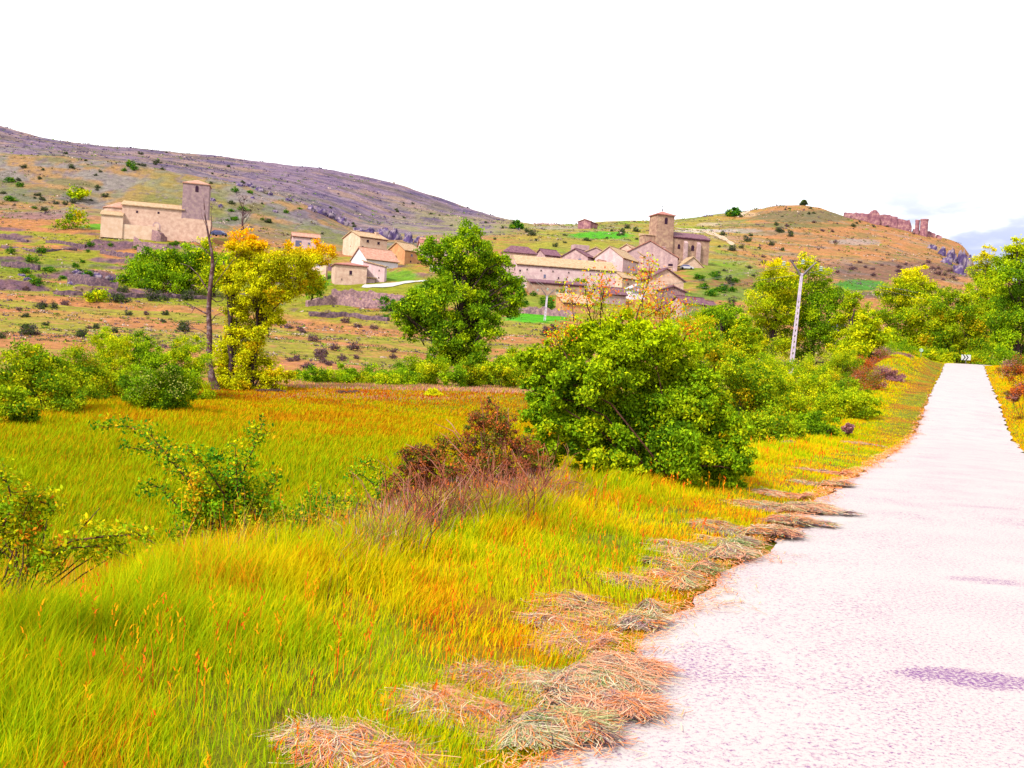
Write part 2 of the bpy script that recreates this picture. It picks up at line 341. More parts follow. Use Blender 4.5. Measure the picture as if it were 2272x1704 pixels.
idx = np.arange(nr*nc).reshape(nr, nc); q1 = np.stack([idx[:-1, :-1], idx[:-1, 1:], idx[1:, 1:], idx[1:, :-1]], -1).reshape(-1, 4)
V1 = np.stack([XX, YY, ZZ], -1).reshape(-1, 3)
nb, mb_ = BX.shape; idb = np.arange(nb*mb_).reshape(nb, mb_)+nr*nc
q2 = np.stack([idb[:-1, :-1], idb[:-1, 1:], idb[1:, 1:], idb[1:, :-1]], -1).reshape(-1, 4)
V2 = np.stack([BX, BY, BZ], -1).reshape(-1, 3)
ground = link('ground', mesh_np('ground', np.vstack([V1, V2]), np.vstack([q1, q2]), M_ground,
   np.vstack([COL.reshape(-1, 3), np.tile(S(150, 150, 20), (len(V2), 1))]), smooth=True))
tag(ground, kind='structure')
# ------------------------------------------------------------------ road
def mat_road():
    m, n, l = new_mat('pale_asphalt'); o = n.new('ShaderNodeOutputMaterial'); b = n.new('ShaderNodeBsdfPrincipled'); b.inputs['Roughness'].default_value = .9
    b.inputs['Specular IOR Level'].default_value = .15
    a = n.new('ShaderNodeAttribute'); a.attribute_name = 'Col'; t = n.new('ShaderNodeTexCoord')
    z = n.new('ShaderNodeTexNoise'); z.inputs['Scale'].default_value = 42; z.inputs['Detail'].default_value = 3; z.inputs['Roughness'].default_value = .8
    z3 = n.new('ShaderNodeTexNoise'); z3.inputs['Scale'].default_value = 1.1; z3.inputs['Detail'].default_value = 5
    l.new(t.outputs['Object'], z.inputs[0]); l.new(t.outputs['Object'], z3.inputs[0])
    # chips of darker mauve stone, denser where the surface is worn
    mm = n.new('ShaderNodeMath'); mm.operation = 'MULTIPLY_ADD'; l.new(z3.outputs['Fac'], mm.inputs[0]); mm.inputs[1].default_value = -.22; l.new(z.outputs['Fac'], mm.inputs[2])
    sepc = n.new('ShaderNodeSeparateColor'); l.new(a.outputs['Color'], sepc.inputs[0])
    m2 = n.new('ShaderNodeMath'); m2.operation = 'MULTIPLY_ADD'; l.new(sepc.outputs[0], m2.inputs[0]); m2.inputs[1].default_value = -.17; l.new(mm.outputs[0], m2.inputs[2])
    m3 = n.new('ShaderNodeMath'); m3.operation = 'MULTIPLY_ADD'; l.new(sepc.outputs[1], m3.inputs[0]); m3.inputs[1].default_value = .4; l.new(m2.outputs[0], m3.inputs[2])
    r = n.new('ShaderNodeValToRGB'); e = r.color_ramp.elements
    e[0].position = .17; e[0].color = (*S(170, 110, 190, .85), 1); e[1].position = .37; e[1].color = (*S(252, 240, 240, .97), 1)
    x = e.new(.27); x.color = (*S(238, 206, 222, .88), 1)
    l.new(m3.outputs[0], r.inputs[0]); l.new(r.outputs[0], b.inputs['Base Color'])
    u = n.new('ShaderNodeBump'); u.inputs['Strength'].default_value = .35; u.inputs['Distance'].default_value = .01
    l.new(z.outputs['Fac'], u.inputs['Height']); l.new(u.outputs[0], b.inputs['Normal'])
    l.new(b.outputs[0], o.inputs[0]); return m
M_road = mat_road()
ry = np.concatenate([np.linspace(-45, .5, 60), np.exp(np.arange(math.log(.6), math.log(122), .010))])
tt = np.linspace(0, 1, 41)
RYY, RT = np.meshgrid(ry, tt, indexing='ij')
lft = xl(RYY) + road_shift(RYY); wid = RW/CT*(1+.15*sst(RYY, 100, 112))
edge = (fbm(RYY*1.4, RYY*0, 41)-.5)*.42*(1-RT) ; edge2 = (fbm(RYY*1.4, RYY*0+9, 42)-.5)*.5*RT
RX = lft + wid*RT + edge + edge2
camb = .03*(1-(2*RT-1)**2)
RZ = np.where(RYY > 50, zroad(RYY)+.03, zroad(RYY)) + .018 + camb + np.where(RYY > 40, .02, 0)
def rstain(px, py, rx, ry_, k):
    pz = P(px, py, 1); 
    u, v = ray(px, py); D = EYE/-float(v); cx = float(u)*D
    rxm = rx*D/F; rym = ry_*D*D/(F*EYE)
    th = .07; dx = (RX-cx); dy = (RYY-D); a = dx*math.cos(th)-dy*math.sin(th)*1; b_ = dx*math.sin(th)*-0 + dy+dx*.08
    d = (a/rxm)**2 + (b_/rym)**2 + (fbm(RX*6, RYY*9, 44)-.5)*1.0
    return (1-sst(d, .5, 1.3))*k
stain = rstain(2170, 1528, 190, 22, 1.) + rstain(2190, 1302, 85, 9, .75) + rstain(1600, 1480, 110, 60, .28) + rstain(2150, 1126, 100, 4, .4)
# raised patches of pale grit along the left edge
stain = stain + .06*sst(fbm(RT*7, RYY*.04, 48), .45, .62) + .07*sst(fbm(RX*.8, RYY*.35, 49), .5, .66)
stain = np.clip(stain, 0, 1); grit = rstain(1560, 1318, 45, 26, 1.) + rstain(1385, 1478, 40, 22, 1.) + rstain(1700, 1200, 40, 14, 1.) + rstain(1830, 1150, 60, 7, 1.) + rstain(1440, 1425, 45, 14, 1.)
rc = np.stack([stain, np.clip(grit, 0, 1), stain*0], -1)
nr, nc = RX.shape; idx = np.arange(nr*nc).reshape(nr, nc); q = np.stack([idx[:-1, :-1], idx[:-1, 1:], idx[1:, 1:], idx[1:, :-1]], -1).reshape(-1, 4)
road = link('road', mesh_np('road', np.stack([RX, RYY, RZ], -1).reshape(-1, 3), q, M_road, rc.reshape(-1, 3), smooth=True)); tag(road, kind='structure')
# ------------------------------------------------------------------ buildings
def stone(name, a, b, sc=1.2, c3=None, bump=.5):
    kx = (1.52, 1.52, 1.66); a, b = [tuple(min(.8, v*f) for v, f in zip(q, kx)) for q in (a, b)]; c3 = tuple(min(.8, v*f) for v, f in zip(c3, kx)) if c3 else None
    return mottled(name, a, b, sc, bump=bump, dist=.08, c3=c3, detail=8)
W_ochre = stone('ochre_stone', S(228, 190, 155), S(246, 218, 186), .7, S(236, 202, 172))
W_sand = stone('sandstone', S(206, 168, 145), S(242, 210, 182), .9, S(228, 190, 165))
W_tower = stone('grey_sandstone', S(150, 126, 126), S(190, 164, 152), .9, S(172, 142, 146))
W_church = stone('brown_sandstone', S(158, 122, 100), S(212, 178, 140), .7, S(186, 148, 126))
W_pink = stone('pinkish_plaster', S(212, 178, 176), S(242, 216, 208), .6, S(228, 194, 190))
W_white = stone('whitewash', S(236, 222, 232), S(252, 244, 246), .6)
W_mauve = stone('mauve_stone', S(178, 148, 150), S(222, 190, 182), .9, S(200, 166, 162))
W_orange = stone('orange_brick', S(205, 140, 95), S(232, 178, 120), .7)
W_castle = stone('reddish_castle_stone', S(130, 84, 98), S(205, 158, 145), .5, S(165, 112, 120), .9)
W_rubble = stone('rubble_stone', S(128, 98, 112), S(205, 165, 150), 2.2, S(165, 128, 130), 1.)
W_rubdark = stone('dark_rubble_stone', S(80, 62, 80), S(160, 128, 122), 2.0, S(116, 90, 100), 1.)
def tiles(name, a, b, c3=None):
    m = mottled(name, a, b, 1.6, bump=.6, dist=.1, c3=c3, detail=8); n = m.node_tree.nodes; l = m.node_tree.links
    wv = n.new('ShaderNodeTexWave'); wv.inputs['Scale'].default_value = 1.1; wv.inputs['Distortion'].default_value = 1.5; wv.bands_direction = 'DIAGONAL'
    t = [x for x in n if x.type == 'TEX_COORD'][0]; l.new(t.outputs['Object'], wv.inputs[0]); u = n.new('ShaderNodeBump'); u.inputs['Strength'].default_value = .5; u.inputs['Distance'].default_value = .06
    l.new(wv.outputs['Fac'], u.inputs['Height']); b = [x for x in n if x.type == 'BSDF_PRINCIPLED'][0]; old = b.inputs['Normal'].links[0].from_socket; l.new(old, u.inputs['Normal']); l.new(u.outputs[0], b.inputs['Normal']); return m
R_ochre = tiles('ochre_tiles', S(222, 170, 130), S(252, 226, 188), S(244, 204, 162))
R_pink = tiles('pink_tiles', S(236, 165, 145), S(252, 212, 190), S(244, 184, 160))
R_purple = tiles('weathered_tiles', S(135, 88, 112), S(186, 140, 145), S(160, 110, 130))
R_red = tiles('red_tiles', S(205, 120, 115), S(244, 180, 160), S(225, 150, 140))
M_eave_shade = mottled('painted_eave_shadow', S(120, 60, 95), S(160, 90, 110), 3)  # dark purple standing in for the shadow under eaves
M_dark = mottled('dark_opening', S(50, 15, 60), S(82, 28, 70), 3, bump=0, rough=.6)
M_frame = mottled('stone_surround', S(225, 195, 180), S(245, 220, 205), 3)
M_glass = mottled('bluish_shutter', S(120, 120, 165), S(150, 150, 190), 3, rough=.3, bump=0)
DEEP = 3.0
def house(name, label, cat, px, py, wl, wr, th, h, rise, ridge='R', wall=W_sand, roof=R_ochre, D=None, wins=(), chim=(), over=.35, group=None, door=None, deep=DEEP, lean=None, edge=M_eave_shade):
    """near corner stands at pixel (px,py); wl/wr: widths of the left and right faces in photo pixels; h/rise in photo pixels"""
    p = hit(px, py) if D is None else P(px, py, D)
    if D is None: D = p.y
    k = D/F; th = R(th); La = wr*k/math.cos(th); Lb = wl*k/math.sin(th); H = h*k; G = rise*k
    # perspective: right face runs away from the viewer
    t = thing(name, label, cat, (p.x, p.y, p.z), th, group)
    mb = MB()
    if ridge == 'R': prof = [(0, 0, -deep), (0, Lb, -deep), (0, Lb, H), (0, Lb/2, H+G), (0, 0, H)]; mb.prism(prof, (La, 0, 0))
    elif ridge == 'L': prof = [(0, 0, -deep), (La, 0, -deep), (La, 0, H), (La/2, 0, H+G), (0, 0, H)]; mb.prism(prof, (0, Lb, 0))
    elif ridge == 'SR': prof = [(0, 0, -deep), (0, Lb, -deep), (0, Lb, H+G), (0, 0, H)]; mb.prism(prof, (La, 0, 0))       # shed, low at front right face
    elif ridge == 'SL': prof = [(0, 0, -deep), (La, 0, -deep), (La, 0, H), (0, 0, H+G)]; mb.prism(prof, (0, Lb, 0))       # shed, falls along the right face
    else: mb.box((0, 0, -deep), (La, Lb, H))
    mb.build('wall', wall, t)
    r = MB(); o = over; e = .22
    def slab(q, m=0):
        q = [Vector(v) for v in q]; nrm = (q[1]-q[0]).cross(q[2]-q[0]).normalized()
        if nrm.z < 0: nrm = -nrm
        r.prism([v+nrm*.03 for v in q], nrm*e, m)
    if ridge == 'R':
        sl = G/(Lb/2)
        slab([(-o, -o, H-o*sl), (La+o, -o, H-o*sl), (La+o, Lb/2, H+G), (-o, Lb/2, H+G)]); slab([(-o, Lb+o, H-o*sl), (La+o, Lb+o, H-o*sl), (La+o, Lb/2+.01, H+G), (-o, Lb/2+.01, H+G)])
        r.box((-o-.02, Lb/2-.16, H+G+.1), (La+o+.02, Lb/2+.16, H+G+.38))
    elif ridge == 'L':
        sl = G/(La/2)
        slab([(-o, -o, H-o*sl), (-o, Lb+o, H-o*sl), (La/2, Lb+o, H+G), (La/2, -o, H+G)]); slab([(La+o, -o, H-o*sl), (La+o, Lb+o, H-o*sl), (La/2+.01, Lb+o, H+G), (La/2+.01, -o, H+G)])
        r.box((La/2-.16, -o-.02, H+G+.1), (La/2+.16, Lb+o+.02, H+G+.38))
    elif ridge == 'SR': sl = G/Lb; slab([(-o, -o, H-o*sl), (La+o, -o, H-o*sl), (La+o, Lb+o, H+G+o*sl), (-o, Lb+o, H+G+o*sl)])
    elif ridge == 'SL': sl = G/La; slab([(-o, -o, H+G+o*sl), (-o, Lb+o, H+G+o*sl), (La+o, Lb+o, H-o*sl), (La+o, -o, H-o*sl)])
    elif ridge == 'H':
        m = min(La, Lb)/2; a0, b0, a1, b1 = -o, -o, La+o, Lb+o; z = H+.03
        if La >= Lb: A = (m, Lb/2, z+G); B = (La-m, Lb/2, z+G)
        else: A = (La/2, m, z+G); B = (La/2, Lb-m, z+G)
        if abs(La-Lb) < .02*La: B = None
        c = [(a0, b0, z), (a1, b0, z), (a1, b1, z), (a0, b1, z)]; cb = [(x, y, z-.2) for x, y, z in c]
        vs = cb + c + [A] + ([B] if B else [])
        if not B: fs = [(4, 5, 8), (5, 6, 8), (6, 7, 8), (7, 4, 8)]
        elif La >= Lb: fs = [(4, 5, 9, 8), (5, 6, 9), (6, 7, 8, 9), (7, 4, 8)]
        else: fs = [(4, 5, 8), (5, 6, 9, 8), (6, 7, 9), (7, 4, 8, 9)]
        r.add(vs, fs + [(3, 2, 1, 0), (0, 1, 5, 4), (1, 2, 6, 5), (2, 3, 7, 6), (3, 0, 4, 7)])
    if ridge != 'F': ro = r.build('roof', roof, t)
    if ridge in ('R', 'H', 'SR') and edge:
        # dark strip under the tiles, eave shadow put into its colour
        b = MB(); b.box((-.12, -.16, H-.26), (La+.12, -.004, H-.02)); b.build('eave_shade_strip', edge, t)
    for (face, f, z, ww, hh, *x) in wins:
        wmat = [x[0] if x else M_dark, M_frame]; wb = MB(); ww *= k; hh *= k; L = La if face == 'R' else Lb; c = f*L; zc = z*H
        fr = .1
        if face == 'R':
            wb.box((c-ww/2, -.03, zc-hh/2), (c+ww/2, .05, zc+hh/2)); 
            wb.box((c-ww/2-fr, -.07, zc-hh/2-fr), (c+ww/2+fr, .05, zc-hh/2), 1)
        else:
            wb.box((-.03, c-ww/2, zc-hh/2), (.05, c+ww/2, zc+hh/2)); wb.box((-.07, c-ww/2-fr, zc-hh/2-fr), (.05, c+ww/2+fr, zc-hh/2), 1)
        wb.build('window', wmat, t)
    if door:
        face, f, ww, hh = door; ww *= k; hh *= k; L = La if face == 'R' else Lb; c = f*L; wb = MB()
        if face == 'R': wb.box((c-ww/2, -.05, -.5), (c+ww/2, .05, hh))
        else: wb.box((-.05, c-ww/2, -.5), (.05, c+ww/2, hh))
        wb.build('door', M_dark, t)
    for (fa, fb, s_, hh) in chim:
        cb = MB(); x, y = fa*La, fb*Lb
        zt = H + G + hh*k
        cb.box((x-s_/2, y-s_/2, H-.2), (x+s_/2, y+s_/2, zt)); cb.box((x-s_/2-.12, y-s_/2-.12, zt), (x+s_/2+.12, y+s_/2+.12, zt+.22)); cb.build('chimney', wall, ro if ridge != 'F' else t)
    t['dims'] = (La, Lb, H); del t['dims']
    return t, La, Lb, H, G, k
def wallrun(name, label, cat, pts, hts, thick=.6, mat=W_rubble, D=None, jag=.25, parent=None, group=None, step=.7, base=1.5, lump=0):
    """dry stone wall along pixels pts with heights hts (m)"""
    Q = [(hit(*p) if D is None else P(*p, D)) for p in pts]
    L = [0]
    for a, b in zip(Q, Q[1:]): L.append(L[-1]+(b-a).length)
    n = max(3, int(L[-1]/step)); ss = np.linspace(0, L[-1], n+1)
    X = np.interp(ss, L, [q.x for q in Q]); Y = np.interp(ss, L, [q.y for q in Q]); Z = np.interp(ss, L, [q.z for q in Q]); H = np.interp(ss, L, hts)
    seed = int(abs(Q[0].x*7+Q[0].y*13)) % 997; rg = np.random.default_rng(seed)
    dx = np.gradient(X); dy = np.gradient(Y); l = np.hypot(dx, dy)+1e-6; nx, ny = dy/l, -dx/l
    H = H*(1+ (rg.random(n+1)-.5)*2*jag)*(.68 if mat is W_rubdark else 1); org = Q[0]
    rows = []
    for off, zz in ((thick*.62, -base), (thick*.5, .55), (thick*.42, 1.0), (-thick*.42, 1.0), (-thick*.5, .55), (-thick*.62, -base)):
        j = (rg.random(n+1)-.5)*.16*thick
        z = Z + (H*zz if zz > 0 else zz)
        rows.append(np.stack([X+nx*(off+j)-org.x, Y+ny*(off+j)-org.y, z-org.z+(rg.random(n+1)-.5)*.12*(zz > 0)], 1))
    V = np.concatenate(rows); F_ = []
    for r_ in range(5):
        for i in range(n): F_.append((r_*(n+1)+i, r_*(n+1)+i+1, (r_+1)*(n+1)+i+1, (r_+1)*(n+1)+i))
    mb = MB(); mb.v = [tuple(v) for v in V]; mb.f = F_ + [tuple(r_*(n+1) for r_ in range(6)), tuple(r_*(n+1)+n for r_ in range(5, -1, -1))]; mb.m = [0]*len(mb.f)
    if parent is not None:
        o = mb.build(name, mat, parent); o.location = org - parent.location; return o
    return tag(mb.build(name, mat, None, org), label, cat, group)
# ---- left church on the hillside
k = 270/F
th = 14; p = P(269, 506, 270); ch = thing('church', 'long ochre stone church with square tower at its right end on the left slope', 'church', p, R(th))
La = 178*k/math.cos(R(th)); Lb = 9.5; Hn = 52*k; G = 12*k
m = MB(); m.prism([(0, 0, -3), (0, Lb, -3), (0, Lb, Hn), (0, Lb/2, Hn+G), (0, 0, Hn)], (La*.70, 0, 0)); m.build('nave_wall', W_sand, ch)
m = MB(); m.box((La*.70+.01, -.12, -4), (La+.6, Lb*.85, Hn-2.2)); m.build('tower_base', W_sand, ch)
m = MB(); o = .4; sl = G/(Lb/2)
m.prism([(-o, -o, Hn-o*sl), (-o, -o, Hn-o*sl+.25), (-o, Lb/2, Hn+G+.25), (-o, Lb+o, Hn-o*sl+.25), (-o, Lb+o, Hn-o*sl), (-o, Lb/2, Hn+G+.01)], (La*.70+o+.4, 0, 0)); m.build('nave_roof', R_ochre, ch)
tw0 = La*.655; tws = 7.0; Ht = 112*k
m = MB(); m.box((tw0+.6, -.05, Hn-2.3), (tw0+.6+tws, tws*.98, Ht)); tw = m.build('tower', W_tower, ch)
m = MB(); a, b_, z = tw0+.6-.22, -.27, Ht+.02; c = tws+.44
m.add([(a, b_, z), (a+c, b_, z), (a+c, b_+c, z), (a, b_+c, z), (a, b_, z+.25), (a+c, b_, z+.25), (a+c, b_+c, z+.25), (a, b_+c, z+.25), (a+c/2, b_+c/2, z+1.75)], [(3, 2, 1, 0), (0, 1, 5, 4), (1, 2, 6, 5), (2, 3, 7, 6), (3, 0, 4, 7), (4, 5, 8), (5, 6, 8), (6, 7, 8), (7, 4, 8)]); m.build('tower_roof', R_pink, ch)
def arch(cx, z0, w_, h_, y=-.06, d=.1, n=8):
    pr = [(cx-w_/2, y, z0), (cx+w_/2, y, z0), (cx+w_/2, y, z0+h_-w_/2)] + [(cx+w_/2*math.cos(a), y, z0+h_-w_/2+w_/2*math.sin(a)) for a in np.linspace(0, math.pi, n)[1:-1]] + [(cx-w_/2, y, z0+h_-w_/2)]
    return pr
m = MB(); m.prism(arch(tw0+.6+tws*.53, Ht-2.1, .85, 1.75, -.12), (0, .1, 0)); m.build('belfry_opening', M_dark, ch)
for fx, fz in ((.125, .70), (.37, .74)):
    m = MB(); m.box((La*fx*1.0+1-.25, -.06, Hn*fz), (La*fx+1+.25, .05, Hn*fz+.6)); m.build('window', M_dark, ch)
m = MB(); m.prism(arch(La*.40, 0.2, 2.0, 2.3, -.06), (0, .1, 0)); m.prism(arch(La*.40, .2, 1.4, 1.9, -.09), (0, .03, 0), 1); m.build('arched_portal', [W_mauve, W_sand], ch)
# apse and low chapel on the left end
m = MB(); H1 = 44*k; ps = []
for a in np.linspace(0, math.pi, 9): ps.append((-3.0-2.4*math.sin(a), Lb/2-(Lb/2-.9)*math.cos(a), -3))
ps += [(-.01, Lb-.9, -3), (-.01, .9, -3)]
m.prism(ps, (0, 0, H1+3)); m.build('apse', W_orange if False else W_sand, ch)
m = MB(); n = len(ps); base = [Vector((x*1.06, (y-Lb/2)*1.07+Lb/2, H1+.02)) for x, y, _ in ps]; top = [v+Vector((0, 0, .22)) for v in base]
m.add(base+top+[(-1.6, Lb/2, H1+2.1), (-.02, Lb/2, H1+2.1)], [tuple(range(n))[::-1]] + [(i, (i+1) % n, n+(i+1) % n, n+i) for i in range(n)] + [(n+i, n+i+1, 2*n) for i in range(0, 8)] + [(n+8, n+9, 2*n+1, 2*n), (n+9, n+10, 2*n+1), (n+10, n, 2*n, 2*n+1)]); m.build('apse_roof', R_pink, ch)
m = MB(); m.prism([(-5.0, -1.8, -3), (-5.0, .88, -3), (-5.0, .88, 32*k), (-5.0, -1.8, 25*k)], (5.6, 0, 0)); m.build('chapel_wall', W_ochre, ch)
m = MB(); m.prism([(-5.3, -2.1, 25*k-.1), (-5.3, .9, 35*k), (-5.3, .9, 35*k+.22), (-5.3, -2.1, 25*k+.12)], (5.9, 0, 0)); m.build('chapel_roof', R_ochre, ch)
m = MB(); m.box((.4, -1.5, -3), (La*.42, -.4, .9)); m.box((.4, -1.5, .9), (La*.38, -.42, 1.0)); m.build('low_annex', W_ochre, ch)
# ruins below the church
rg0 = 'ruined walls below the left church'
for pts, h_, lab in (
  ([(245, 500), (300, 512), (380, 520), (436, 524)], [1.6, 1.9, 1.8, 1.6], 'long pale retaining wall right under the long left church'),
  ([(262, 520), (275, 522)], [2.6, .5], 'pointed fragment of broken wall at the left end of the ruins'),
  ([(285, 524), (330, 528)], [2.2, 1.5], 'ruined stone wall with a dark gap below the left church nave'),
  ([(335, 530), (352, 536), (368, 535)], [2.5, 2.8, 1.0], 'tallest heap of broken masonry in the middle of the ruins'),
  ([(375, 524), (395, 527), (412, 529), (432, 530)], [1.8, .9, 2.0, 1.2], 'broken gable of ruin beneath the left church tower'),
  ([(228, 515), (262, 523), (290, 530)], [1.2, 1.5, .7], 'low grey ruined wall on the left of the ruins beside green turf'),
  ([(297, 548), (318, 551), (370, 556)], [2.6, 1.6, 1.5], 'ruined house wall with door gap, lower row of the ruins'),
  ([(305, 562), (330, 566), (348, 570)], [1.8, 1.3, .3], 'crumbling lowest corner wall of the ruins above the grove'),
  ([(395, 548), (430, 552), (470, 560)], [.8, .9, .7], 'long low stone wall right of the lower ruins')):
    wallrun('ruined_wall', lab, 'ruin', pts, h_, .8, W_rubble if len(h_) < 4 else W_mauve, jag=.18, group=None)
for pts, h_, lab, mt in (
  ([(0, 524), (62, 536)], [1.1, .8], 'upper left terrace wall at the photo edge, left of the ruins', W_rubdark),
  ([(103, 538), (190, 549)], [1.2, 1.0], 'purple terrace wall between the left church meadow and lower banks', W_rubdark),
  ([(5, 550), (81, 560), (168, 556)], [.9, 1.0, .9], 'second terrace wall from the left edge below the ruins', W_rubdark),
  ([(225, 562), (309, 575)], [1.3, 1.5], 'short dark terrace wall directly below the ruins', W_rubdark),
  ([(5, 590), (87, 600)], [1.6, 1.8], 'thick dark stone bank at the left edge', W_rubdark),
  ([(155, 628), (205, 634), (262, 640)], [2.2, 2.6, 1.8], 'tall stony outcrop wall left of the green grove', W_rubdark),
  ([(120, 652), (163, 655), (300, 660), (461, 664)], [.9, 1.1, 1.2, 1.0], 'long low wall running under the green grove', W_rubdark),
  ([(680, 680), (740, 676), (840, 684), (889, 687)], [1.0, 1.8, 1.7, 1.0], 'wide stone retaining wall below the white lane', W_rubble),
  ([(735, 659), (800, 661), (897, 668)], [1.5, 1.7, 1.0], 'upper retaining wall between square shed and white lane', W_rubble),
  ([(686, 699), (770, 701), (862, 712)], [.8, .9, .8], 'lowest dark wall on the slope above the orange meadow', W_rubdark),
  ([(1150, 694), (1205, 698), (1275, 706)], [1.3, 1.4, 1.2], 'rubble wall above the bright green strip beside the lower shed', W_rubble),
  ([(1183, 502), (1255, 505)], [2.0, 2.0], 'ruined wall on the skyline left of the hilltop barn', W_mauve),
  ([(180, 375), (265, 388)], [.1, .1], None, W_rubdark)):
    if lab: wallrun('terrace_wall', lab, 'stone wall', pts, h_, .9, mt, D=(560 if 'skyline' in lab else None))
# ---- west group of houses
house('stone_house', 'tall ochre house with two chimneys and four dark windows', 'house', 797, 572, 49, 54, 38, 47, 14, 'R', W_ochre, R_ochre, wins=[('R', .28, .83, 6, 6), ('R', .68, .80, 6, 6), ('R', .1, .52, 4, 5), ('R', .5, .45, 5, 7), ('L', .55, .6, 2, 2)], chim=[(.2, .5, .7, 2), (.85, .4, .8, 3)])
house('white_house', 'white rendered house with pale pink roof in front of tall ochre house', 'house', 812, 606, 45, 64, 35, 32, 26, 'R', W_white, R_pink, wins=[('R', .45, .22+.2, 6, 9), ('R', .2, .75, 3, 3), ('R', .78, .42, 1, 1)], edge=M_eave_shade)
house('lean_to', 'greyish pink lean-to with two small holes beside the white house', 'shed', 852, 626, 50, 3, 78, 34, 10, 'SR', W_pink, R_ochre, wins=[('L', .25, .75, 2.5, 3), ('L', .25, .28, 2.5, 3)], edge=None)
house('low_shed', 'small open shed between square house and lean-to', 'shed', 806, 628, 6, 24, 22, 12, 2, 'SR', W_mauve, R_ochre, edge=None)
house('square_house', 'square stone house with flat hipped roof and one dark window, nearest the lane', 'house', 742, 631, 21, 67, 17, 46, 8, 'H', W_sand, R_red, wins=[('R', .49, .62, 6, 9), ('R', .22, .28, 2, 3)])
house('ochre_house', 'ochre gabled house right of the tall house, white front', 'house', 897, 588, 42, 30, 52, 33, 17, 'R', W_orange, R_ochre, wins=[('R', .45, .72, 5, 5, M_glass), ('R', .4, .3, 4, 4)], door=('R', .88, 4, 10))
house('narrow_house', 'small house part wedged between the tall house and ochre gable', 'house', 855, 590, 6, 18, 20, 24, 4, 'R', W_sand, R_ochre)
house('far_house', 'small pale house with bluish door above the yellow tree', 'house', 648, 556, 12, 56, 16, 32, 9, 'R', W_pink, R_pink, wins=[('R', .22, .45, 13, 18, M_glass), ('R', .62, .58, 5, 5, M_glass)])
house('white_shed', 'long low white topped shed left of the square house', 'shed', 690, 613, 4, 34, 15, 30, 4, 'SR', W_white, R_purple, edge=None)
wallrun('yard_wall', 'tan rubble yard wall left of the square house', 'stone wall', [(682, 618), (724, 622)], [3.2, 3.0], .6, W_sand)
house('pink_house', 'pink roofed house half hidden behind the tall green tree', 'house', 932, 580, 8, 70, 20, 36, 12, 'R', W_pink, R_red, wins=[('R', .5, .5, 4, 5)])
house('low_pink_house', 'small tiled house behind the trunk side of the tall green tree', 'house', 960, 605, 10, 66, 20, 22, 10, 'R', W_pink, R_pink)
house('back_house', 'roof of a house at the back, above the tall green tree', 'house', 935, 548, 8, 46, 18, 14, 7, 'R', W_sand, R_pink)
# ---- east group
house('long_barn', 'very long low barn with ochre tiled roof and row of tiny openings', 'barn', 1145, 636, 8, 222, 9, 50, 22, 'SR', W_pink, R_ochre,
   wins=[('R', .10, .80, 3, 3), ('R', .24, .80, 3, 3), ('R', .36, .80, 3, 3), ('R', .52, .80, 3, 3), ('R', .03, .72, 4, 4), ('R', .28, .55, 5, 8, M_glass), ('R', .42, .52, 3, 4), ('R', .50, .5, 3, 3), ('R', .62, .5, 6, 9), ('R', .74, .8, 2.5, 3), ('R', .82, .82, 3, 3), ('R', .78, .35, 3, 3)], door=None)
house('barn_lean_to', 'dark roofed lean-to along the foot of the long barn', 'shed', 1176, 652, 8, 122, 9, 26, 9, 'SR', W_church, R_purple)
house('pink_barn', 'pinkish windowed barn end left of the long barn', 'barn', 1104, 628, 6, 60, 12, 42, 3, 'SR', W_pink, R_purple, wins=[('R', .62, .80, 4, 4), ('R', .42, .52, 5, 6)])
house('hip_roof_house', 'house with wide purple hipped roof behind the barns', 'house', 1118, 600, 8, 70, 14, 42, 16, 'H', W_sand, R_purple, wins=[('R', .5, .35, 12, 14, M_glass)])
house('small_gable_house', 'small dark roofed house peeping over the long barn', 'house', 1208, 598, 22, 34, 25, 32, 14, 'R', W_mauve, R_purple)
house('dark_roof_house', 'gabled house with long purple roof and blue window above the barn', 'house', 1302, 606, 56, 50, 60, 36, 17, 'R', W_mauve, R_purple, wins=[('L', .3, .8, 7, 6, M_glass)])
house('ruined_house', 'roofless brown house walls behind the dark roofed house', 'house', 1272, 582, 6, 34, 15, 40, 0, 'F', W_mauve, R_purple)
house('gable_house', 'tall beige gabled house with narrow sunlit end wall', 'house', 1362, 606, 84, 18, 74, 36, 19, 'R', W_mauve, R_ochre, wins=[('R', .35, .6, 2.5, 8), ('R', .75, .6, 2.5, 8)])
house('grey_front_house', 'grey white fronted house with steep ochre roof in the village middle', 'house', 1380, 614, 60, 44, 62, 42, 24, 'R', W_pink, R_ochre, wins=[('R', .35, .55, 3, 5), ('R', .72, .55, 3, 5), ('R', .55, .15, 4, 8)])
house('long_roof_house', 'house with long falling ochre roof between grey front and church', 'house', 1426, 600, 74, 44, 64, 32, 25, 'R', W_sand, R_ochre, chim=[(.4, .3, .8, -4)])
house('big_gable_house', 'broad mauve house whose pale roof slopes down to the church square', 'house', 1502, 602, 124, 6, 82, 30, 34, 'R', W_mauve, R_red, wins=[('L', .12, .3, 10, 14, M_dark)], chim=[(.5, .25, .8, -10)], edge=None)
house('brick_shed', 'orange rendered shed in front of grey fronted house', 'shed', 1420, 622, 4, 66, 12, 22, 6, 'SR', W_orange, R_red)
house('plaza_house', 'wide beige gabled house with purple roof edges above the orange shoots', 'house', 1436, 652, 10, 82, 12, 34, 24, 'L', W_sand, R_purple, wins=[('R', .52, .62, 6, 6, W_orange), ('R', .42, .18, 6, 4, W_mauve), ('R', .16, .25, 5, 7, M_glass)], chim=[(.62, .1, .8, 5)], over=.5)
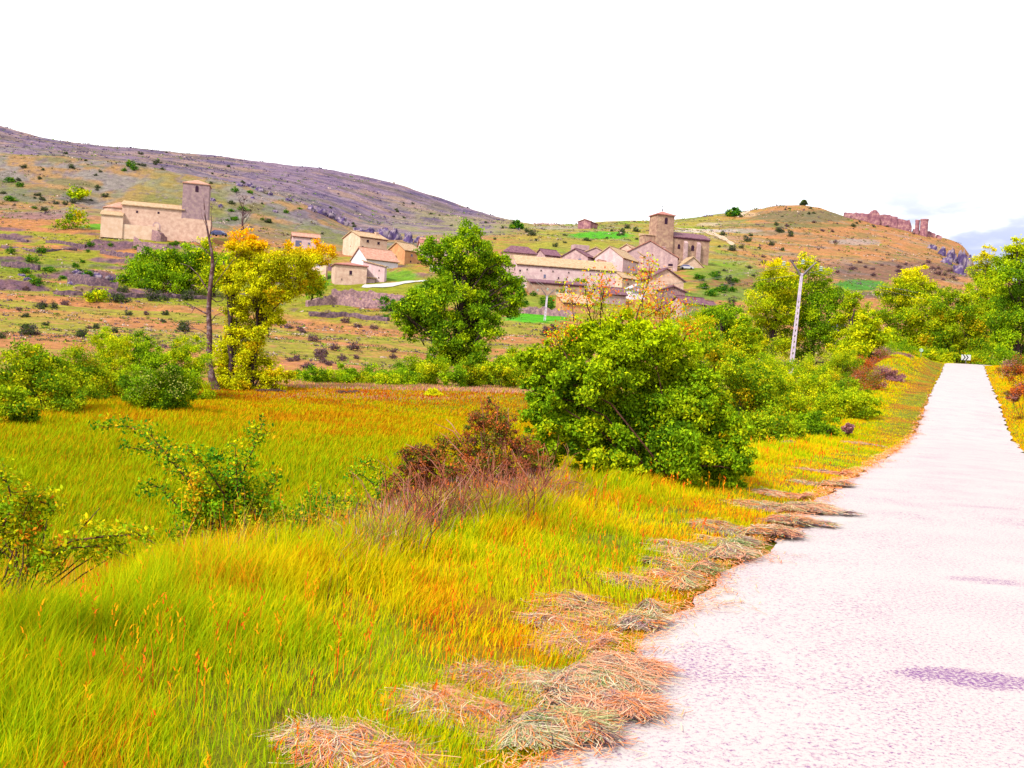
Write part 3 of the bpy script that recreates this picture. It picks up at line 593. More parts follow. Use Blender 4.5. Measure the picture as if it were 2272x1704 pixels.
house('dark_barn', 'round shouldered dark stone barn below the wide beige gable', 'barn', 1462, 690, 6, 58, 14, 46, 10, 'L', W_rubble, R_purple, wins=[('R', .3, .3, 3, 3)])
house('collapsed_barn', 'half collapsed stone barn with ragged roof right of the dark barn', 'barn', 1512, 712, 20, 62, 28, 40, 14, 'R', W_mauve, R_purple)
house('ruin_house', 'small roofed ruin at the right end of the lower village', 'barn', 1556, 694, 12, 34, 25, 18, 8, 'R', W_rubble, R_purple)
house('stone_shed', 'small tan stone shed with orange roof beside the far concrete pole', 'shed', 1250, 693, 16, 66, 20, 22, 20, 'SR', W_orange, R_ochre, wins=[('L', .3, .5, 3, 4)])
house('lower_shed', 'second tiled shed half hidden behind the orange shoots', 'shed', 1330, 672, 14, 60, 20, 22, 14, 'R', W_mauve, R_purple)
house('awning_shed', 'white metal roofed shelter left of the wide beige gable', 'shelter', 1398, 665, 8, 34, 18, 24, 10, 'L', W_white, mottled('white_sheet_metal', S(235, 235, 250), S(255, 255, 255), 2, bump=0, rough=.5), wins=[('R', .5, .75, 26, 4, M_glass)])
house('hilltop_barn', 'lone pink barn on the skyline between the two hills', 'barn', 1310, 503, 27, 18, 60, 11, 5, 'R', W_castle, R_red, D=470)
house('terrace_house', 'small pink roofed house squeezed between grey front house and long barn', 'house', 1340, 612, 26, 34, 50, 22, 12, 'R', W_pink, R_pink, wins=[('R', .5, .5, 3, 4)])
house('church_house', 'low house under the right church tower with pink tiled slope', 'house', 1448, 580, 30, 44, 45, 18, 14, 'R', W_sand, R_pink)
house('corner_house', 'pale cubic house left of the white car', 'house', 1486, 592, 20, 22, 45, 20, 8, 'R', W_pink, R_ochre, wins=[('R', .5, .6, 3, 4)])
house('lower_cottage', 'cottage with ochre roof behind the white shelter', 'house', 1380, 640, 26, 36, 45, 24, 12, 'R', W_ochre, R_ochre, wins=[('R', .4, .5, 4, 4)])
# ---- right church
D = 330; k = D/F; th = 17; p = P(1478, 592, D); c2 = thing('church', 'brown stone village church with belfry tower and iron cross, right of the village', 'church', p, R(th))
c2['label'] = 'brown stone church with pointed belfry roof and iron cross in the right village'
La = 98*k/math.cos(R(th)); H2 = 68*k; Lb = 11
m = MB(); m.prism([(0, 0, -4), (0, Lb, -4), (0, Lb, H2), (0, Lb/2, H2+14*k), (0, 0, H2)], (La, 0, 0)); m.build('nave_wall', W_church, c2)
m = MB(); o = .4; g = 14*k; sl = g/(Lb/2); x0 = 3.0
m.prism([(-o, -o, H2-o*sl+.02), (-o, -o, H2-o*sl+.3), (-o, Lb/2, H2+g+.3), (-o, Lb+o, H2-o*sl+.3), (-o, Lb+o, H2-o*sl+.02), (-o, Lb/2, H2+g+.02)], (La+2*o, 0, 0)); m.build('nave_roof', R_purple, c2)
m = MB(); m.box((-.1, -.2, H2-.5), (La+.1, -.004, H2-.05)); m.build('cornice_shade', M_eave_shade, c2)  # band below the nave eave, its shadow painted in as dark colour
for f, wz, ww, hh, z in ((.27, 1, .9, 1.6, .62), (.60, 1, 1.1, 1.9, .60)):
    m = MB(); m.prism(arch(La*f, H2*z, ww, hh, -.06), (0, .1, 0)); m.build('window', M_dark, c2)
for f in (.42, .73):
    m = MB(); m.box((La*f-.6, -1.0, -3), (La*f+.6, -.004, H2*.82)); m.prism([(La*f-.6, -1.0, H2*.82), (La*f-.6, -.004, H2*.82), (La*f-.6, -.004, H2*.9)], (1.2, 0, 0)); m.build('buttress', W_mauve, c2)
tb = 6.2; tx = -4.6
m = MB(); m.box((tx, -.6, -3), (tx+tb, -.6+tb, 112*k)); m.build('tower', W_church, c2)
m = MB(); a, b_, z, c = tx-.4, -1.0, 112*k+.02, tb+.8
m.add([(a, b_, z), (a+c, b_, z), (a+c, b_+c, z), (a, b_+c, z), (a, b_, z+.25), (a+c, b_, z+.25), (a+c, b_+c, z+.25), (a, b_+c, z+.25), (a+c/2, b_+c/2, z+1.7)], [(3, 2, 1, 0), (0, 1, 5, 4), (1, 2, 6, 5), (2, 3, 7, 6), (3, 0, 4, 7), (4, 5, 8), (5, 6, 8), (6, 7, 8), (7, 4, 8)]); tr = m.build('tower_roof', R_red, c2)
m = MB(); xx, yy_, zz = a+c/2, b_+c/2, z+1.7; m.tube([(xx, yy_, zz-.1), (xx, yy_, zz+2.3)], .07); m.tube([(xx-.5, yy_, zz+1.6), (xx+.5, yy_, zz+1.6)], .06); m.add([(xx+.3*math.cos(t)*s_, yy_+.3*math.sin(t)*s_, zz+.45+q) for q, s_ in ((-.3, .3), (0, 1), (.3, .3)) for t in np.arange(6)*math.pi/3], [(i, (i+1) % 6, 6+(i+1) % 6, 6+i) for i in range(6)]+[(6+i, 6+(i+1) % 6, 12+(i+1) % 6, 12+i) for i in range(6)]); m.build('cross', M_dark, tr)
m = MB(); m.prism(arch(tx+tb*.52, 93*k, 1.05, 2.2, -.66), (0, .1, 0)); m.build('belfry_opening', M_dark, c2)
m = MB(); m.box((tx-3.6, .3, -3), (tx-.01, 5, 66*k)); m.prism([(tx-3.8, 0, 66*k), (tx-3.8, 5.3, 66*k), (tx-3.8, 5.3, 66*k+1.0)], (3.8, 0, 0), 1); m.build('side_chapel', [W_church, R_ochre], c2)
house('porch_building', 'low pale gabled building against the foot of the right church', 'building', 1512, 602, 8, 50, 14, 13, 20, 'L', W_sand, R_ochre, D=318, edge=None)
house('platform', 'bright white concrete terrace slab right of the church', 'terrace', 1562, 606, 12, 22, 30, 5, 0, 'F', W_white, R_ochre, D=312)
# ---- castle ruin on the hill
ck = 600/F; cas = thing('castle', 'ruined reddish castle with curtain wall and round tower on the right hilltop', 'castle', P(1960, 495, 585))
def cw(name, pts, h_, th_=2.2, jag=.10): wallrun(name, None, None, pts, [x*ck for x in h_], th_, W_castle, D=590, jag=jag, parent=cas, step=1.6, base=6)
cw('curtain_wall', [(1873, 480), (1882, 482), (1897, 486)], [8, 9, 13])
cw('curtain_wall', [(1897, 486), (1915, 488), (1932, 491)], [14, 14, 17])
cw('curtain_wall', [(1948, 495), (1975, 499), (1989, 504)], [18, 20, 22])
cw('curtain_wall', [(1990, 504), (2003, 507), (2018, 511), (2021, 513)], [19, 19, 22, 10])
m = MB(); m.prism([(0, 0, -6), (22*ck, 0, -6), (20*ck, 0, 20*ck), (12*ck, 0, 28*ck), (7*ck, 0, 28*ck), (1*ck, 0, 20*ck)], (0, 5, 0)); o_ = m.build('broken_tower', W_castle, cas); o_.location = P(1930, 494, 586)-cas.location
m = MB(); m.box((0, 0, 0), (2.4, .3, 3.0)); o_ = m.build('breach', W_white, cas); o_.location = P(1952, 492, 588)-cas.location; bpy.data.objects.remove(o_)
def rtower(name, px, py, r_, h_, D_=583):
    m = MB(); n = 14; prof = [(1.06, -6), (1.0, 1), (.97, h_*ck-.9), (1.04, h_*ck-.8), (1.04, h_*ck)]
    vs = [(r_*s_*math.cos(2*math.pi*i/n), r_*s_*math.sin(2*math.pi*i/n), z+(random.Random(i*7+int(px)).random()*.5 if j == 4 else 0)) for j, (s_, z) in enumerate(prof) for i in range(n)]
    m.add(vs, [(j*n+i, j*n+(i+1) % n, (j+1)*n+(i+1) % n, (j+1)*n+i) for j in range(4) for i in range(n)] + [tuple(4*n+i for i in range(n))])
    o = m.build(name, W_castle, cas, smooth=False); o.location = P(px, py, D_)-cas.location
rtower('round_tower', 2049, 520, 8.2*ck, 32); rtower('slim_tower', 2034, 518, 4.6*ck, 28, 585)
cw('lower_wall', [(2026, 514), (2050, 520)], [5, 6]); cw('lower_wall', [(2053, 526), (2063, 527), (2074, 528)], [13, 13, 8], jag=.15); cw('lower_wall', [(2078, 530), (2087, 532)], [9, 8])
# ---- lane through the village and hill tracks (real ribbons on the slope)
M_lane = mottled('pale_gravel', S(245, 235, 230), S(255, 250, 248), 1, bump=.2); M_track = mottled('tan_dirt', S(240, 195, 150), S(252, 228, 205), .6, bump=.2)
def ribbon(name, pts, wd, mat):
    Q = [hit(*p) for p in pts]; L = [0]
    for a, b in zip(Q, Q[1:]): L.append(L[-1]+(b-a).length)
    n = int(L[-1]/.8)+2; ss = np.linspace(0, L[-1], n); X = np.interp(ss, L, [q.x for q in Q]); Y = np.interp(ss, L, [q.y for q in Q])
    for _ in range(6): X[1:-1] = (X[:-2]+X[2:]+X[1:-1]*2)/4; Y[1:-1] = (Y[:-2]+Y[2:]+Y[1:-1]*2)/4
    W_ = np.interp(ss/L[-1], np.linspace(0, 1, len(wd)), wd); dx = np.gradient(X); dy = np.gradient(Y); l = np.hypot(dx, dy)+1e-6
    rows = []
    for t in np.linspace(-.5, .5, 7):
        x = X - dy/l*W_*t; y = Y + dx/l*W_*t; rows.append(np.stack([x, y, terrain(x, y)+.16], 1))
    idx = np.arange(7*n).reshape(7, n); q = np.stack([idx[:-1, :-1], idx[:-1, 1:], idx[1:, 1:], idx[1:, :-1]], -1).reshape(-1, 4)
    return tag(link(name, mesh_np(name, np.concatenate(rows), q, mat, smooth=True)), kind='structure')
ribbon('village_lane', [(806, 634), (830, 636), (860, 633), (885, 629), (915, 626), (950, 624)], [2.5, 4.5, 4, 2.6, 2.4, 2.4], M_lane)
ribbon('hill_track', [(1500, 506), (1540, 510), (1575, 516), (1600, 526), (1620, 538), (1628, 545)], [3, 5, 5, 4.5, 3.5, 2.5], M_track)
ribbon('hilltop_track', [(1640, 482), (1648, 474), (1660, 469)], [3, 4, 3], M_track)
# ---- rocks
def rock_mesh(seed, n=28):
    rg = np.random.default_rng(seed); th_ = np.linspace(0, 2*np.pi, n, endpoint=False); ph = np.linspace(-.5, 1.45, 14)
    TH, PH = np.meshgrid(th_, ph); r_ = 1 + .55*(fbm(TH*2.2+seed, PH*3, seed, 4)-.5)*1.6
    X = r_*np.cos(PH)*np.cos(TH); Y = r_*np.cos(PH)*np.sin(TH); Z = r_*np.sin(PH)*.9 + .18*(fbm(TH*5, PH*5, seed+3)-.5)
    V = np.stack([X, Y, Z], -1).reshape(-1, 3); idx = np.arange(14*n).reshape(14, n); nx = np.roll(idx, -1, 1)
    q = np.stack([idx[:-1], nx[:-1], nx[1:], idx[1:]], -1).reshape(-1, 4)
    cc = mixc(np.broadcast_to(np.array(S(112, 92, 148)), (14*n, 3)), S(205, 184, 198), sst(fbm(X.ravel()*3+seed, Z.ravel()*4, seed+9), .42, .62))
    return mesh_np('rock', V, q, M_rock, cc)
RM = [rock_mesh(i) for i in range(4)]
ORD = ['first','second','third','fourth','fifth','sixth','seventh','eighth','ninth','tenth','eleventh','twelfth','thirteenth']
def rocks(name, label, spots, group):
    for i, (px, py, w_, h_) in enumerate(sorted(spots)):
        q = hit(px, py, 600); kk = q.y/F; o = link(name, RM[i % 4]); o.location = q - Vector((0, 0, h_*kk*.2)); o.scale = (w_*kk/2, w_*kk/2*.6, h_*kk*.95); o.rotation_euler.z = i*1.3
        tag(o, ORD[i]+' '+label+', counted from the left', 'rock', group)
rocks('cliff_rock', 'purple crag in the cliff right of the castle', [(2068, 552, 26, 12), (2090, 565, 30, 22), (2112, 578, 34, 34), (2134, 590, 34, 42), (2148, 600, 26, 44), (2100, 585, 26, 20), (2125, 606, 34, 24)], 'crags of the right hand cliff')
rocks('cliff_rock', 'blue grey crag in the gully above the western houses', [(795, 516, 34, 14), (822, 520, 40, 20), (848, 528, 40, 30), (876, 532, 34, 32), (905, 536, 34, 26), (935, 538, 34, 18), (962, 541, 30, 12)], 'crags above the western houses')
rocks('ridge_rock', 'rock on the ridge between left church and houses', [(532, 412, 20, 9), (556, 415, 22, 12), (575, 424, 22, 12), (600, 432, 18, 9), (640, 445, 20, 9), (690, 466, 26, 14), (712, 474, 30, 18), (735, 484, 34, 22), (758, 497, 30, 22), (472, 445, 14, 8), (490, 458, 14, 7), (560, 440, 16, 6), (610, 470, 14, 6)], 'rocks along the left ridge')
rocks('bank_rock', 'purple boulder pile seen between the poplars', [(1842, 730, 26, 22), (1862, 734, 28, 26), (1850, 722, 20, 14)], 'boulders between the poplars')
rocks('slope_rock', 'dark outcrop on the lower left terraces', [(48, 612, 22, 6), (62, 620, 20, 6), (160, 630, 24, 8), (172, 606, 22, 10), (190, 612, 26, 12), (215, 616, 26, 14), (243, 622, 26, 16)], 'outcrops on the lower left terraces')
# ---- utility poles
M_conc = mottled('pale_concrete', S(215, 195, 235, 1.3), S(245, 230, 245, 1.4), 4, bump=.1); M_ins = mottled('pale_glass', S(205, 240, 235), S(235, 255, 250), 2, bump=0, rough=.2, spec=.6); M_steel = mottled('dull_steel', S(120, 110, 125), S(165, 150, 155), 5, bump=0, rough=.5)
def pole(label, base, topz, D, arms=True, group=None, s0=.46, s1=.24):
    b = P(*base, D); b.z = min(b.z, T(b.x, b.y)+.1); t = P(*topz, D)
    o = thing('utility_pole', label, 'utility pole', b, 0, group); v = t-b; h = v.length; q = Vector((0, 0, 1)).rotation_difference(v.normalized())
    o.rotation_mode = 'QUATERNION'; o.rotation_quaternion = q
    m = MB(); n = 16
    for sx in (-1, 1):
        xo0, xo1 = s0/2, s1/2
        m.add([(sx*xo0, -.13, -.6), (sx*(xo0-.12), -.13, -.6), (sx*(xo0-.12), .13, -.6), (sx*xo0, .13, -.6), (sx*xo1, -.09, h), (sx*(xo1-.08), -.09, h), (sx*(xo1-.08), .09, h), (sx*xo1, .09, h)],
              [(0, 1, 2, 3), (7, 6, 5, 4), (0, 4, 5, 1), (1, 5, 6, 2), (2, 6, 7, 3), (3, 7, 4, 0)])
    z = -.5
    while z < h-.3:
        f = z/h; hw = (s0+(s1-s0)*f)/2-.09; hh = .36 if z < h*.8 else .5; m.box((-hw, -.07, z), (hw, .07, z+hh)); z += hh + (.22 if z < h*.72 else 0.0)
    m.build('shaft', M_conc, o)
    wr_ = []
    if arms:
        m = MB(); 
        for sx in (-1, 1): m.tube([(sx*.08, 0, h-.25), (sx*.55, 0, h+.35), (sx*1.35, 0, h+1.25)], [.11, .10, .08])
        m.tube([(-1.33, 0, h+1.2), (1.33, 0, h+1.2)], .02, 4); m.build('crossarm', M_steel, o)
        for x, zt in ((-1.9, h+1.0), (0, h+1.35), (1.9, h+.85)):
            m = MB()
            for j in range(3):
                zc = zt-.17*j; m.tube([(x, 0, zc), (x, 0, zc-.07), (x, 0, zc-.12)], [.12, .22, .09], 8)
            m.build('insulator', M_ins, o)
            a = MB(); a.tube([(x, 0, zt+.06), (x*.7, 0, h+1.18)], .015, 4); a.build('bracket', M_steel, o)
            wr_.append(b + q @ Vector((x, 0, zt-.42)))
    else:
        m = MB(); m.box((-.5, -.05, h-.3), (.5, .05, h-.2)); m.build('crossarm', M_steel, o)
        wr_ = [b + q @ Vector((0, 0, h))]*3
    return o, wr_
p1, w1 = pole('tall pale concrete pole with V shaped top, right of the big bush', (1752, 846), (1779, 606), 100)
p2, w2 = pole('distant slim concrete pole with wire bracket, right of the tall green tree', (1204, 756), (1214, 655), 190, s0=.5, s1=.34)
p3, w3 = pole('short far concrete pole in front of the long barn', (1254, 668), (1257, 634), 232, arms=False, s0=.4, s1=.34)
M_wire = mottled('grey_wire', S(150, 155, 150), S(185, 190, 180), 3, bump=0)
def wire(a, b, sag, r_, label):
    m = MB(); pts = [a.lerp(b, t)-Vector((0, 0, sag*4*t*(1-t))) for t in np.linspace(0, 1, 25)]; m.tube(pts, r_, 4)
    tag(m.build('power_line', M_wire), label, 'power line', 'wires between the poles')
for i in range(3):
    wire(w1[i], w2[i], 1.0, .018, ['left','middle','right'][i]+' thin wire from the tall pole to the distant pole')
    wire(w2[i], P(1150+12*i, 585+8*i, 262), .5, .03, ['left','middle','right'][i]+' thin wire from the distant pole up to the barns')
e1 = [P(2300, 620+20*i, 70) for i in range(3)]
for i in range(3): wire(w1[i], P(2330, 632+16*i, 175), 2.2, .018, ['upper','middle','lower'][i]+' thin wire leaving the tall pole to the right')
for i in range(2): wire(P(1985, 606-340+262-0+i*14-20, 300), P(2330, 405+i*22, 260), .5, .03, 'faint high wire across the sky at the right') if False else None
# ---- chevron sign at the bend, marker posts
M_wht = mottled('white_sign_face', S(245, 250, 250), S(255, 255, 255), 2, bump=0, rough=.5); M_blk = mottled('black_paint', S(15, 15, 35), S(30, 25, 50), 2, bump=0, rough=.6)
b = P(2143, 798, 107); b.z = T(b.x, b.y); sg = thing('chevron_sign', 'small white bend sign with two black chevrons pointing right, at the road end', 'road sign', b, R(-24))
sc_ = 107/F; wd_, ht_ = 19*sc_, 12*sc_; z0 = P(2143, 793, 107).z-b.z-ht_/2
m = MB(); m.box((-wd_/2, -.02, z0), (wd_/2, .02, z0+ht_)); pan = m.build('panel', M_wht, sg)
for j in (-1, 0.05, 1.1):
    m = MB(); x = j*wd_*.30-.07; a = ht_/2; w_ = wd_*.13; y = -.024
    m.prism([(x, y, z0), (x+w_, y, z0), (x+w_+a*.7, y, z0+a), (x+w_, y, z0+2*a), (x, y, z0+2*a), (x+a*.7, y, z0+a)], (0, .006, 0))
    if j < 1: m.build('chevron', M_blk, pan)
    else: pass
m = MB(); m.box((-.04, .021, -.4), (.04, .09, z0+ht_*.9)); m.build('post', M_steel, sg)
b = hit(2043, 792); b.z = T(b.x, b.y); sg = thing('marker_post', 'tiny pale green sign on the bank left of the road crest', 'road sign', b, R(-24)); D_ = b.y
z0 = P(2043, 777, D_).z-b.z; m = MB(); m.tube([(0, -.02, z0-.18), (0, .02, z0-.18)], .01, 3); m.prism([(.18*math.cos(a), -.015, z0+.18*math.sin(a)) for a in np.arange(8)*math.pi/4], (0, .03, 0)); m.build('disc', M_ins, sg); m = MB(); m.box((-.03, .016, -.3), (.03, .05, z0)); m.build('post', M_steel, sg)
# ---- cars
M_tyre = mottled('tyre', S(40, 35, 50), S(60, 55, 70), 5, bump=0); M_cglass = mottled('car_glass', S(70, 70, 140), S(110, 110, 180), 2, bump=0, rough=.15, spec=.6)
def car(label, px, py, D, yaw, body, L=4.3):
    q = P(px, py, D); t = thing('parked_car', label, 'car', q, R(yaw))
    prof = [(-L/2, .3), (L/2, .3), (L/2, .75), (L/2-.9, .92), (L/2-1.5, 1.42), (-L/2+.9, 1.46), (-L/2+.15, .98), (-L/2, .85)]
    m = MB(); m.prism([(x, -.85, z) for x, z in prof], (0, 1.7, 0)); m.build('body', body, t)
    gl = [(L/2-1.02, .96), (L/2-1.58, 1.36), (-L/2+1.0, 1.40), (-L/2+.45, 1.0)]
    for y in (-.86, .845): m = MB(); m.prism([(x, y, z) for x, z in gl], (0, .015, 0)); m.build('side_window', M_cglass, t)
    for x in (-L/2+.8, L/2-.8):
        for y in (-.88, .70): m = MB(); m.tube([(x, y, .32), (x, y+.18, .32)], .32, 12); m.build('wheel', M_tyre, t)
    m = MB(); m.box((L/2+.002, -.7, .55), (L/2+.04, .7, .7)); m.build('headlight', M_ins, t)
    return t
M_cw = mottled('white_car_paint', S(235, 230, 255), S(250, 248, 255), 1, bump=0, rough=.25, spec=.5); M_cd = mottled('dark_blue_car_paint', S(40, 50, 110), S(70, 80, 140), 1, bump=0, rough=.25, spec=.5); M_cs = mottled('silver_car_paint', S(150, 165, 215), S(200, 210, 240), 1, bump=0, rough=.25, spec=.5)
car('white car parked in front of the right church', 1524, 598, 311, -12, M_cw)
car('silver blue car parked on the hill track below the skyline', 1645, 491, 560, -5, M_cs)
car('dark blue car parked right of the left church ruins', 487, 524, 262, -10, M_cd)
# ------------------------------------------------------------------ vegetation
def leaf_arrays(c, nrm_bias, size, rg, aspect=.55):
    n = len(c); t = rg.normal(size=(n, 3)); t /= np.linalg.norm(t, axis=1)[:, None]
    nr_ = rg.normal(size=(n, 3)) + nrm_bias; b = np.cross(t, nr_); b /= np.linalg.norm(b, axis=1)[:, None]+1e-9
    s = (size*(.6+.8*rg.random(n)))[:, None]
    V = np.stack([c-t*s, c-b*s*aspect, c+t*s, c+b*s*aspect], 1).reshape(-1, 3)
    return V, np.arange(4*n).reshape(n, 4)
def palette(n, pal, rg, cl=None, jit=.18):
    pal_c = np.array([p[0] for p in pal]); w_ = np.array([p[1] for p in pal], float); w_ /= w_.sum()
    i = rg.choice(len(pal), n, p=w_)
    if cl is not None:                       # whole twigs share a tint
        k = rg.choice(len(pal), cl.max()+1, p=w_); m_ = rg.random(n) < .65; i = np.where(m_, k[cl], i)
    return pal_c[i]*(1+(rg.random(n)[:, None]-.5)*2*jit)
def crown_cloud(blobs, n, rg, cs=.27, ncl=12, tight=.24, fill=.35):
    """blobs (x,y,z,r): leaf positions gathered in twig clusters through each lobe"""
    B = np.array(blobs, float); w_ = B[:, 3]**2.1; w_ /= w_.sum(); cnt = rg.multinomial(n, w_); out = []; cid = []; k0 = 0
    for (x, y, z, r), m_ in zip(B, cnt):
        k = max(4, int(ncl*(.7+.6*rg.random()))); d = rg.normal(size=(k, 3)); d /= np.linalg.norm(d, axis=1)[:, None]
        rad = r*np.where(rg.random(k) < fill, rg.random(k)**.5*.7, .78+.3*rg.random(k)); cc = d*rad[:, None]*np.array([1, .9, .92])
        i = rg.integers(0, k, m_); p = cc[i] + rg.normal(size=(m_, 3))*r*tight*(.6+.7*rg.random(k))[i][:, None]*np.array([1, 1, .75])
        out.append(p+np.array([x, y, z])); cid.append(i+k0); k0 += k
    return np.concatenate(out), np.concatenate(cid)
def limb(mb, a, b, r0, r1, rg, n=7, wob=.06, k=6):
    a = np.array(a, float); b = np.array(b, float); L = np.linalg.norm(b-a); t = np.linspace(0, 1, n)[:, None]
    mid = rg.normal(size=3)*L*wob; p = a+(b-a)*t + mid*np.sin(t*math.pi) + np.array([0, 0, 1])*L*.10*np.sin(t*math.pi); p[1:-1] += rg.normal(size=(n-2, 3))*L*wob*.25
    mb.tube([tuple(q) for q in p], list(np.linspace(r0, r1, n)), k); return p
def tree(name, label, cat, base, D, blobs, leaf, n, pal, bark=None, tr=.25, top=None, seed=1, group=None, depth=.55, ncl=12, tight=.24, fill=.35, trunk_path=None, stems=None, spread_y=None, up=.4):
    """base: pixel of the foot; blobs: (px,py,r_px[,dy]) seen lobes at distance D, given depth of their own"""
    f_ = 2.3 if D > 40 else 1.7; n = int(n*f_); leaf *= (.80 if D > 40 else 1.0); rg = np.random.default_rng(seed); k = D/F; b = P(base[0], base[1], D); b.z = T(b.x, b.y)
    o = thing(name, label, cat, b, 0, group); L = []
    for q in blobs:
        w_ = P(q[0], q[1], D); r = q[2]*k*(1.2 if D > 25 else 1.05); dy = q[3] if len(q) > 3 else (rg.random()-.5)*2*depth*max(2.2*r, 0)
        s_ = (D+dy)/D
        L.append(((w_.x)*s_-b.x, dy, EYE+(w_.z-EYE)*s_-b.z, r))
    pts, cid = crown_cloud(L, n, rg, ncl=ncl, tight=tight, fill=fill)
    gz = terrain(pts[:, 0]+b.x, pts[:, 1]+b.y)-b.z; pts[:, 2] = np.maximum(pts[:, 2], gz+.02+rg.random(len(pts))*leaf*2)
    V, Fq = leaf_arrays(pts, np.array([0, 0, up]), leaf, rg)
    col = np.repeat(palette(len(pts), pal, rg, cid), 4, 0)
    if top:
        c_, z0, z1 = top; f = sst(pts[:, 2]/max(q[2] for q in L), z0, z1)*(rg.random(len(pts)) < .8); col = mixc(col, c_, np.repeat(f, 4))
    link('crown', mesh_np('crown', V, Fq, M_leaf, col), o)
    mb = MB(); bark = bark or M_bark
    if tr > 0:
        tz = sorted(L, key=lambda q: q[2]); zt = tz[-1][2]; paths = stems or [None]
        ctop = np.array([tz[-1][0]*.6+np.mean([q[0] for q in L])*.4, 0, zt*.85])
        for si, sx in enumerate(paths):
            st_ = np.array([0, 0, -.4]) if sx is None else np.array([sx*k, 0, -.4])
            p = limb(mb, st_, ctop if sx is None else ctop+np.array([sx*k*1.6, 0, -si*.1*zt]), tr, tr*.22, rg, 10, .03, 8)
            for q in L:
                if q[2] > .12*zt and (sx is None or (q[0] > ctop[0]) == (sx > 0)):
                    hz_ = max(.08, min(.85, (q[2]/zt-.28))); i = int(hz_*9); e = np.array(q[:3]); limb(mb, p[i], e, tr*(1-.1*i)*.42, tr*.07, rg, 6, .05, 5)
                    for _ in range(3):
                        d = rg.normal(size=3); d /= np.linalg.norm(d); limb(mb, p[i]+(e-p[i])*.7, e+d*q[3]*.85, tr*.12, tr*.03, rg, 4, .05, 4)
    else:
        for _ in range(14):
            q = L[rg.integers(len(L))]; d = rg.normal(size=3); d /= np.linalg.norm(d); limb(mb, (rg.normal()*.1*abs(tr), rg.normal()*.1*abs(tr), -.1), np.array(q[:3])+d*q[3]*.8, abs(tr)*.008, abs(tr)*.003, rg, 5, .05, 4)
    if mb.v: mb.build('trunk' if tr > 0 else 'stems', bark, o, smooth=True)
    return o
GY = [(S(186, 196, 10), 4), (S(158, 182, 5), 4), (S(212, 205, 20), 2), (S(112, 148, 0), 3)]
GD = [(S(118, 156, 0), 4), (S(82, 120, 0), 4), (S(150, 182, 5), 3), (S(178, 198, 15), 1.6)]
YE = [(S(226, 216, 0), 5), (S(200, 202, 0), 4), (S(235, 180, 5), 2), (S(165, 170, 10), 3)]
OL = [(S(140, 165, 5), 4), (S(178, 188, 10), 3), (S(92, 128, 0), 4), (S(195, 165, 10), 1)]
BR = [(S(165, 85, 40), 3), (S(130, 100, 40), 3), (S(190, 110, 50), 2), (S(90, 95, 40), 2)]
kk = 2.2
def br(p, f=kk): return [(tuple(min(.6, v*f) for v in c), w_) for c, w_ in p]
GY, GD, YE, OL, BR = [br(p) for p in (GY, GD, YE, OL, BR)]
# grove below the left church
tree('grove_tree', 'leftmost low tree of the green grove under the left church', 'tree', (300, 645), 205, [(290, 620, 22), (275, 618, 12), (315, 600, 26), (320, 628, 22)], .30, 2600, GD, seed=21, group='grove under the left church')
tree('grove_tree', 'second rounded tree of the green grove under the left church', 'tree', (350, 648), 203, [(345, 585, 28), (335, 612, 28), (360, 620, 28), (372, 580, 24)], .30, 3600, GD, seed=22, group='grove under the left church')
tree('grove_tree', 'broad middle tree of the grove, behind the dead tree', 'tree', (410, 650), 206, [(400, 578, 28), (415, 600, 32), (430, 570, 24), (395, 625, 26), (435, 625, 26)], .30, 4200, GD, seed=23, group='grove under the left church')
tree('grove_tree', 'right tree of the grove, beside the yellow tree top', 'tree', (475, 652), 204, [(470, 565, 26), (485, 590, 32), (460, 620, 28), (500, 620, 26), (510, 580, 20)], .30, 3800, GY, seed=24, group='grove under the left church')
tree('small_tree', 'low green tree at the right foot of the yellow tree crown, by the square house', 'tree', (690, 650), 200, [(685, 632, 20), (700, 625, 16), (705, 642, 14)], .28, 1500, GD, seed=25)
# big yellow tree
Y1 = [(545, 535, 24), (525, 555, 20), (560, 555, 24), (530, 590, 30), (565, 590, 30), (600, 600, 28), (635, 585, 30), (665, 600, 32), (690, 625, 22), (640, 545, 10), (675, 570, 20), (715, 560, 24), (698, 575, 18), (650, 565, 18), (650, 640, 26), (610, 640, 28), (505, 610, 18), (520, 640, 26), (560, 640, 30), (595, 680, 26), (560, 690, 32), (525, 690, 22), (610, 710, 18), (550, 735, 32), (515, 730, 20), (500, 770, 26), (540, 775, 32), (575, 745, 18), (495, 815, 26), (530, 820, 30), (560, 810, 26), (590, 820, 26), (615, 840, 22), (515, 855, 22), (550, 860, 22), (490, 850, 14), (600, 862, 16), (640, 835, 12)]
tree('yellow_tree', 'tall yellow leaved tree with orange tips beside the dead trunk', 'tree', (545, 886), 58, Y1, .085, 40000, YE, tr=.20, top=(S(255, 165, 0, 2.6), .86, 1.05), seed=31, stems=[-38, 8], depth=.4, ncl=16, tight=.2, bark=M_bark)
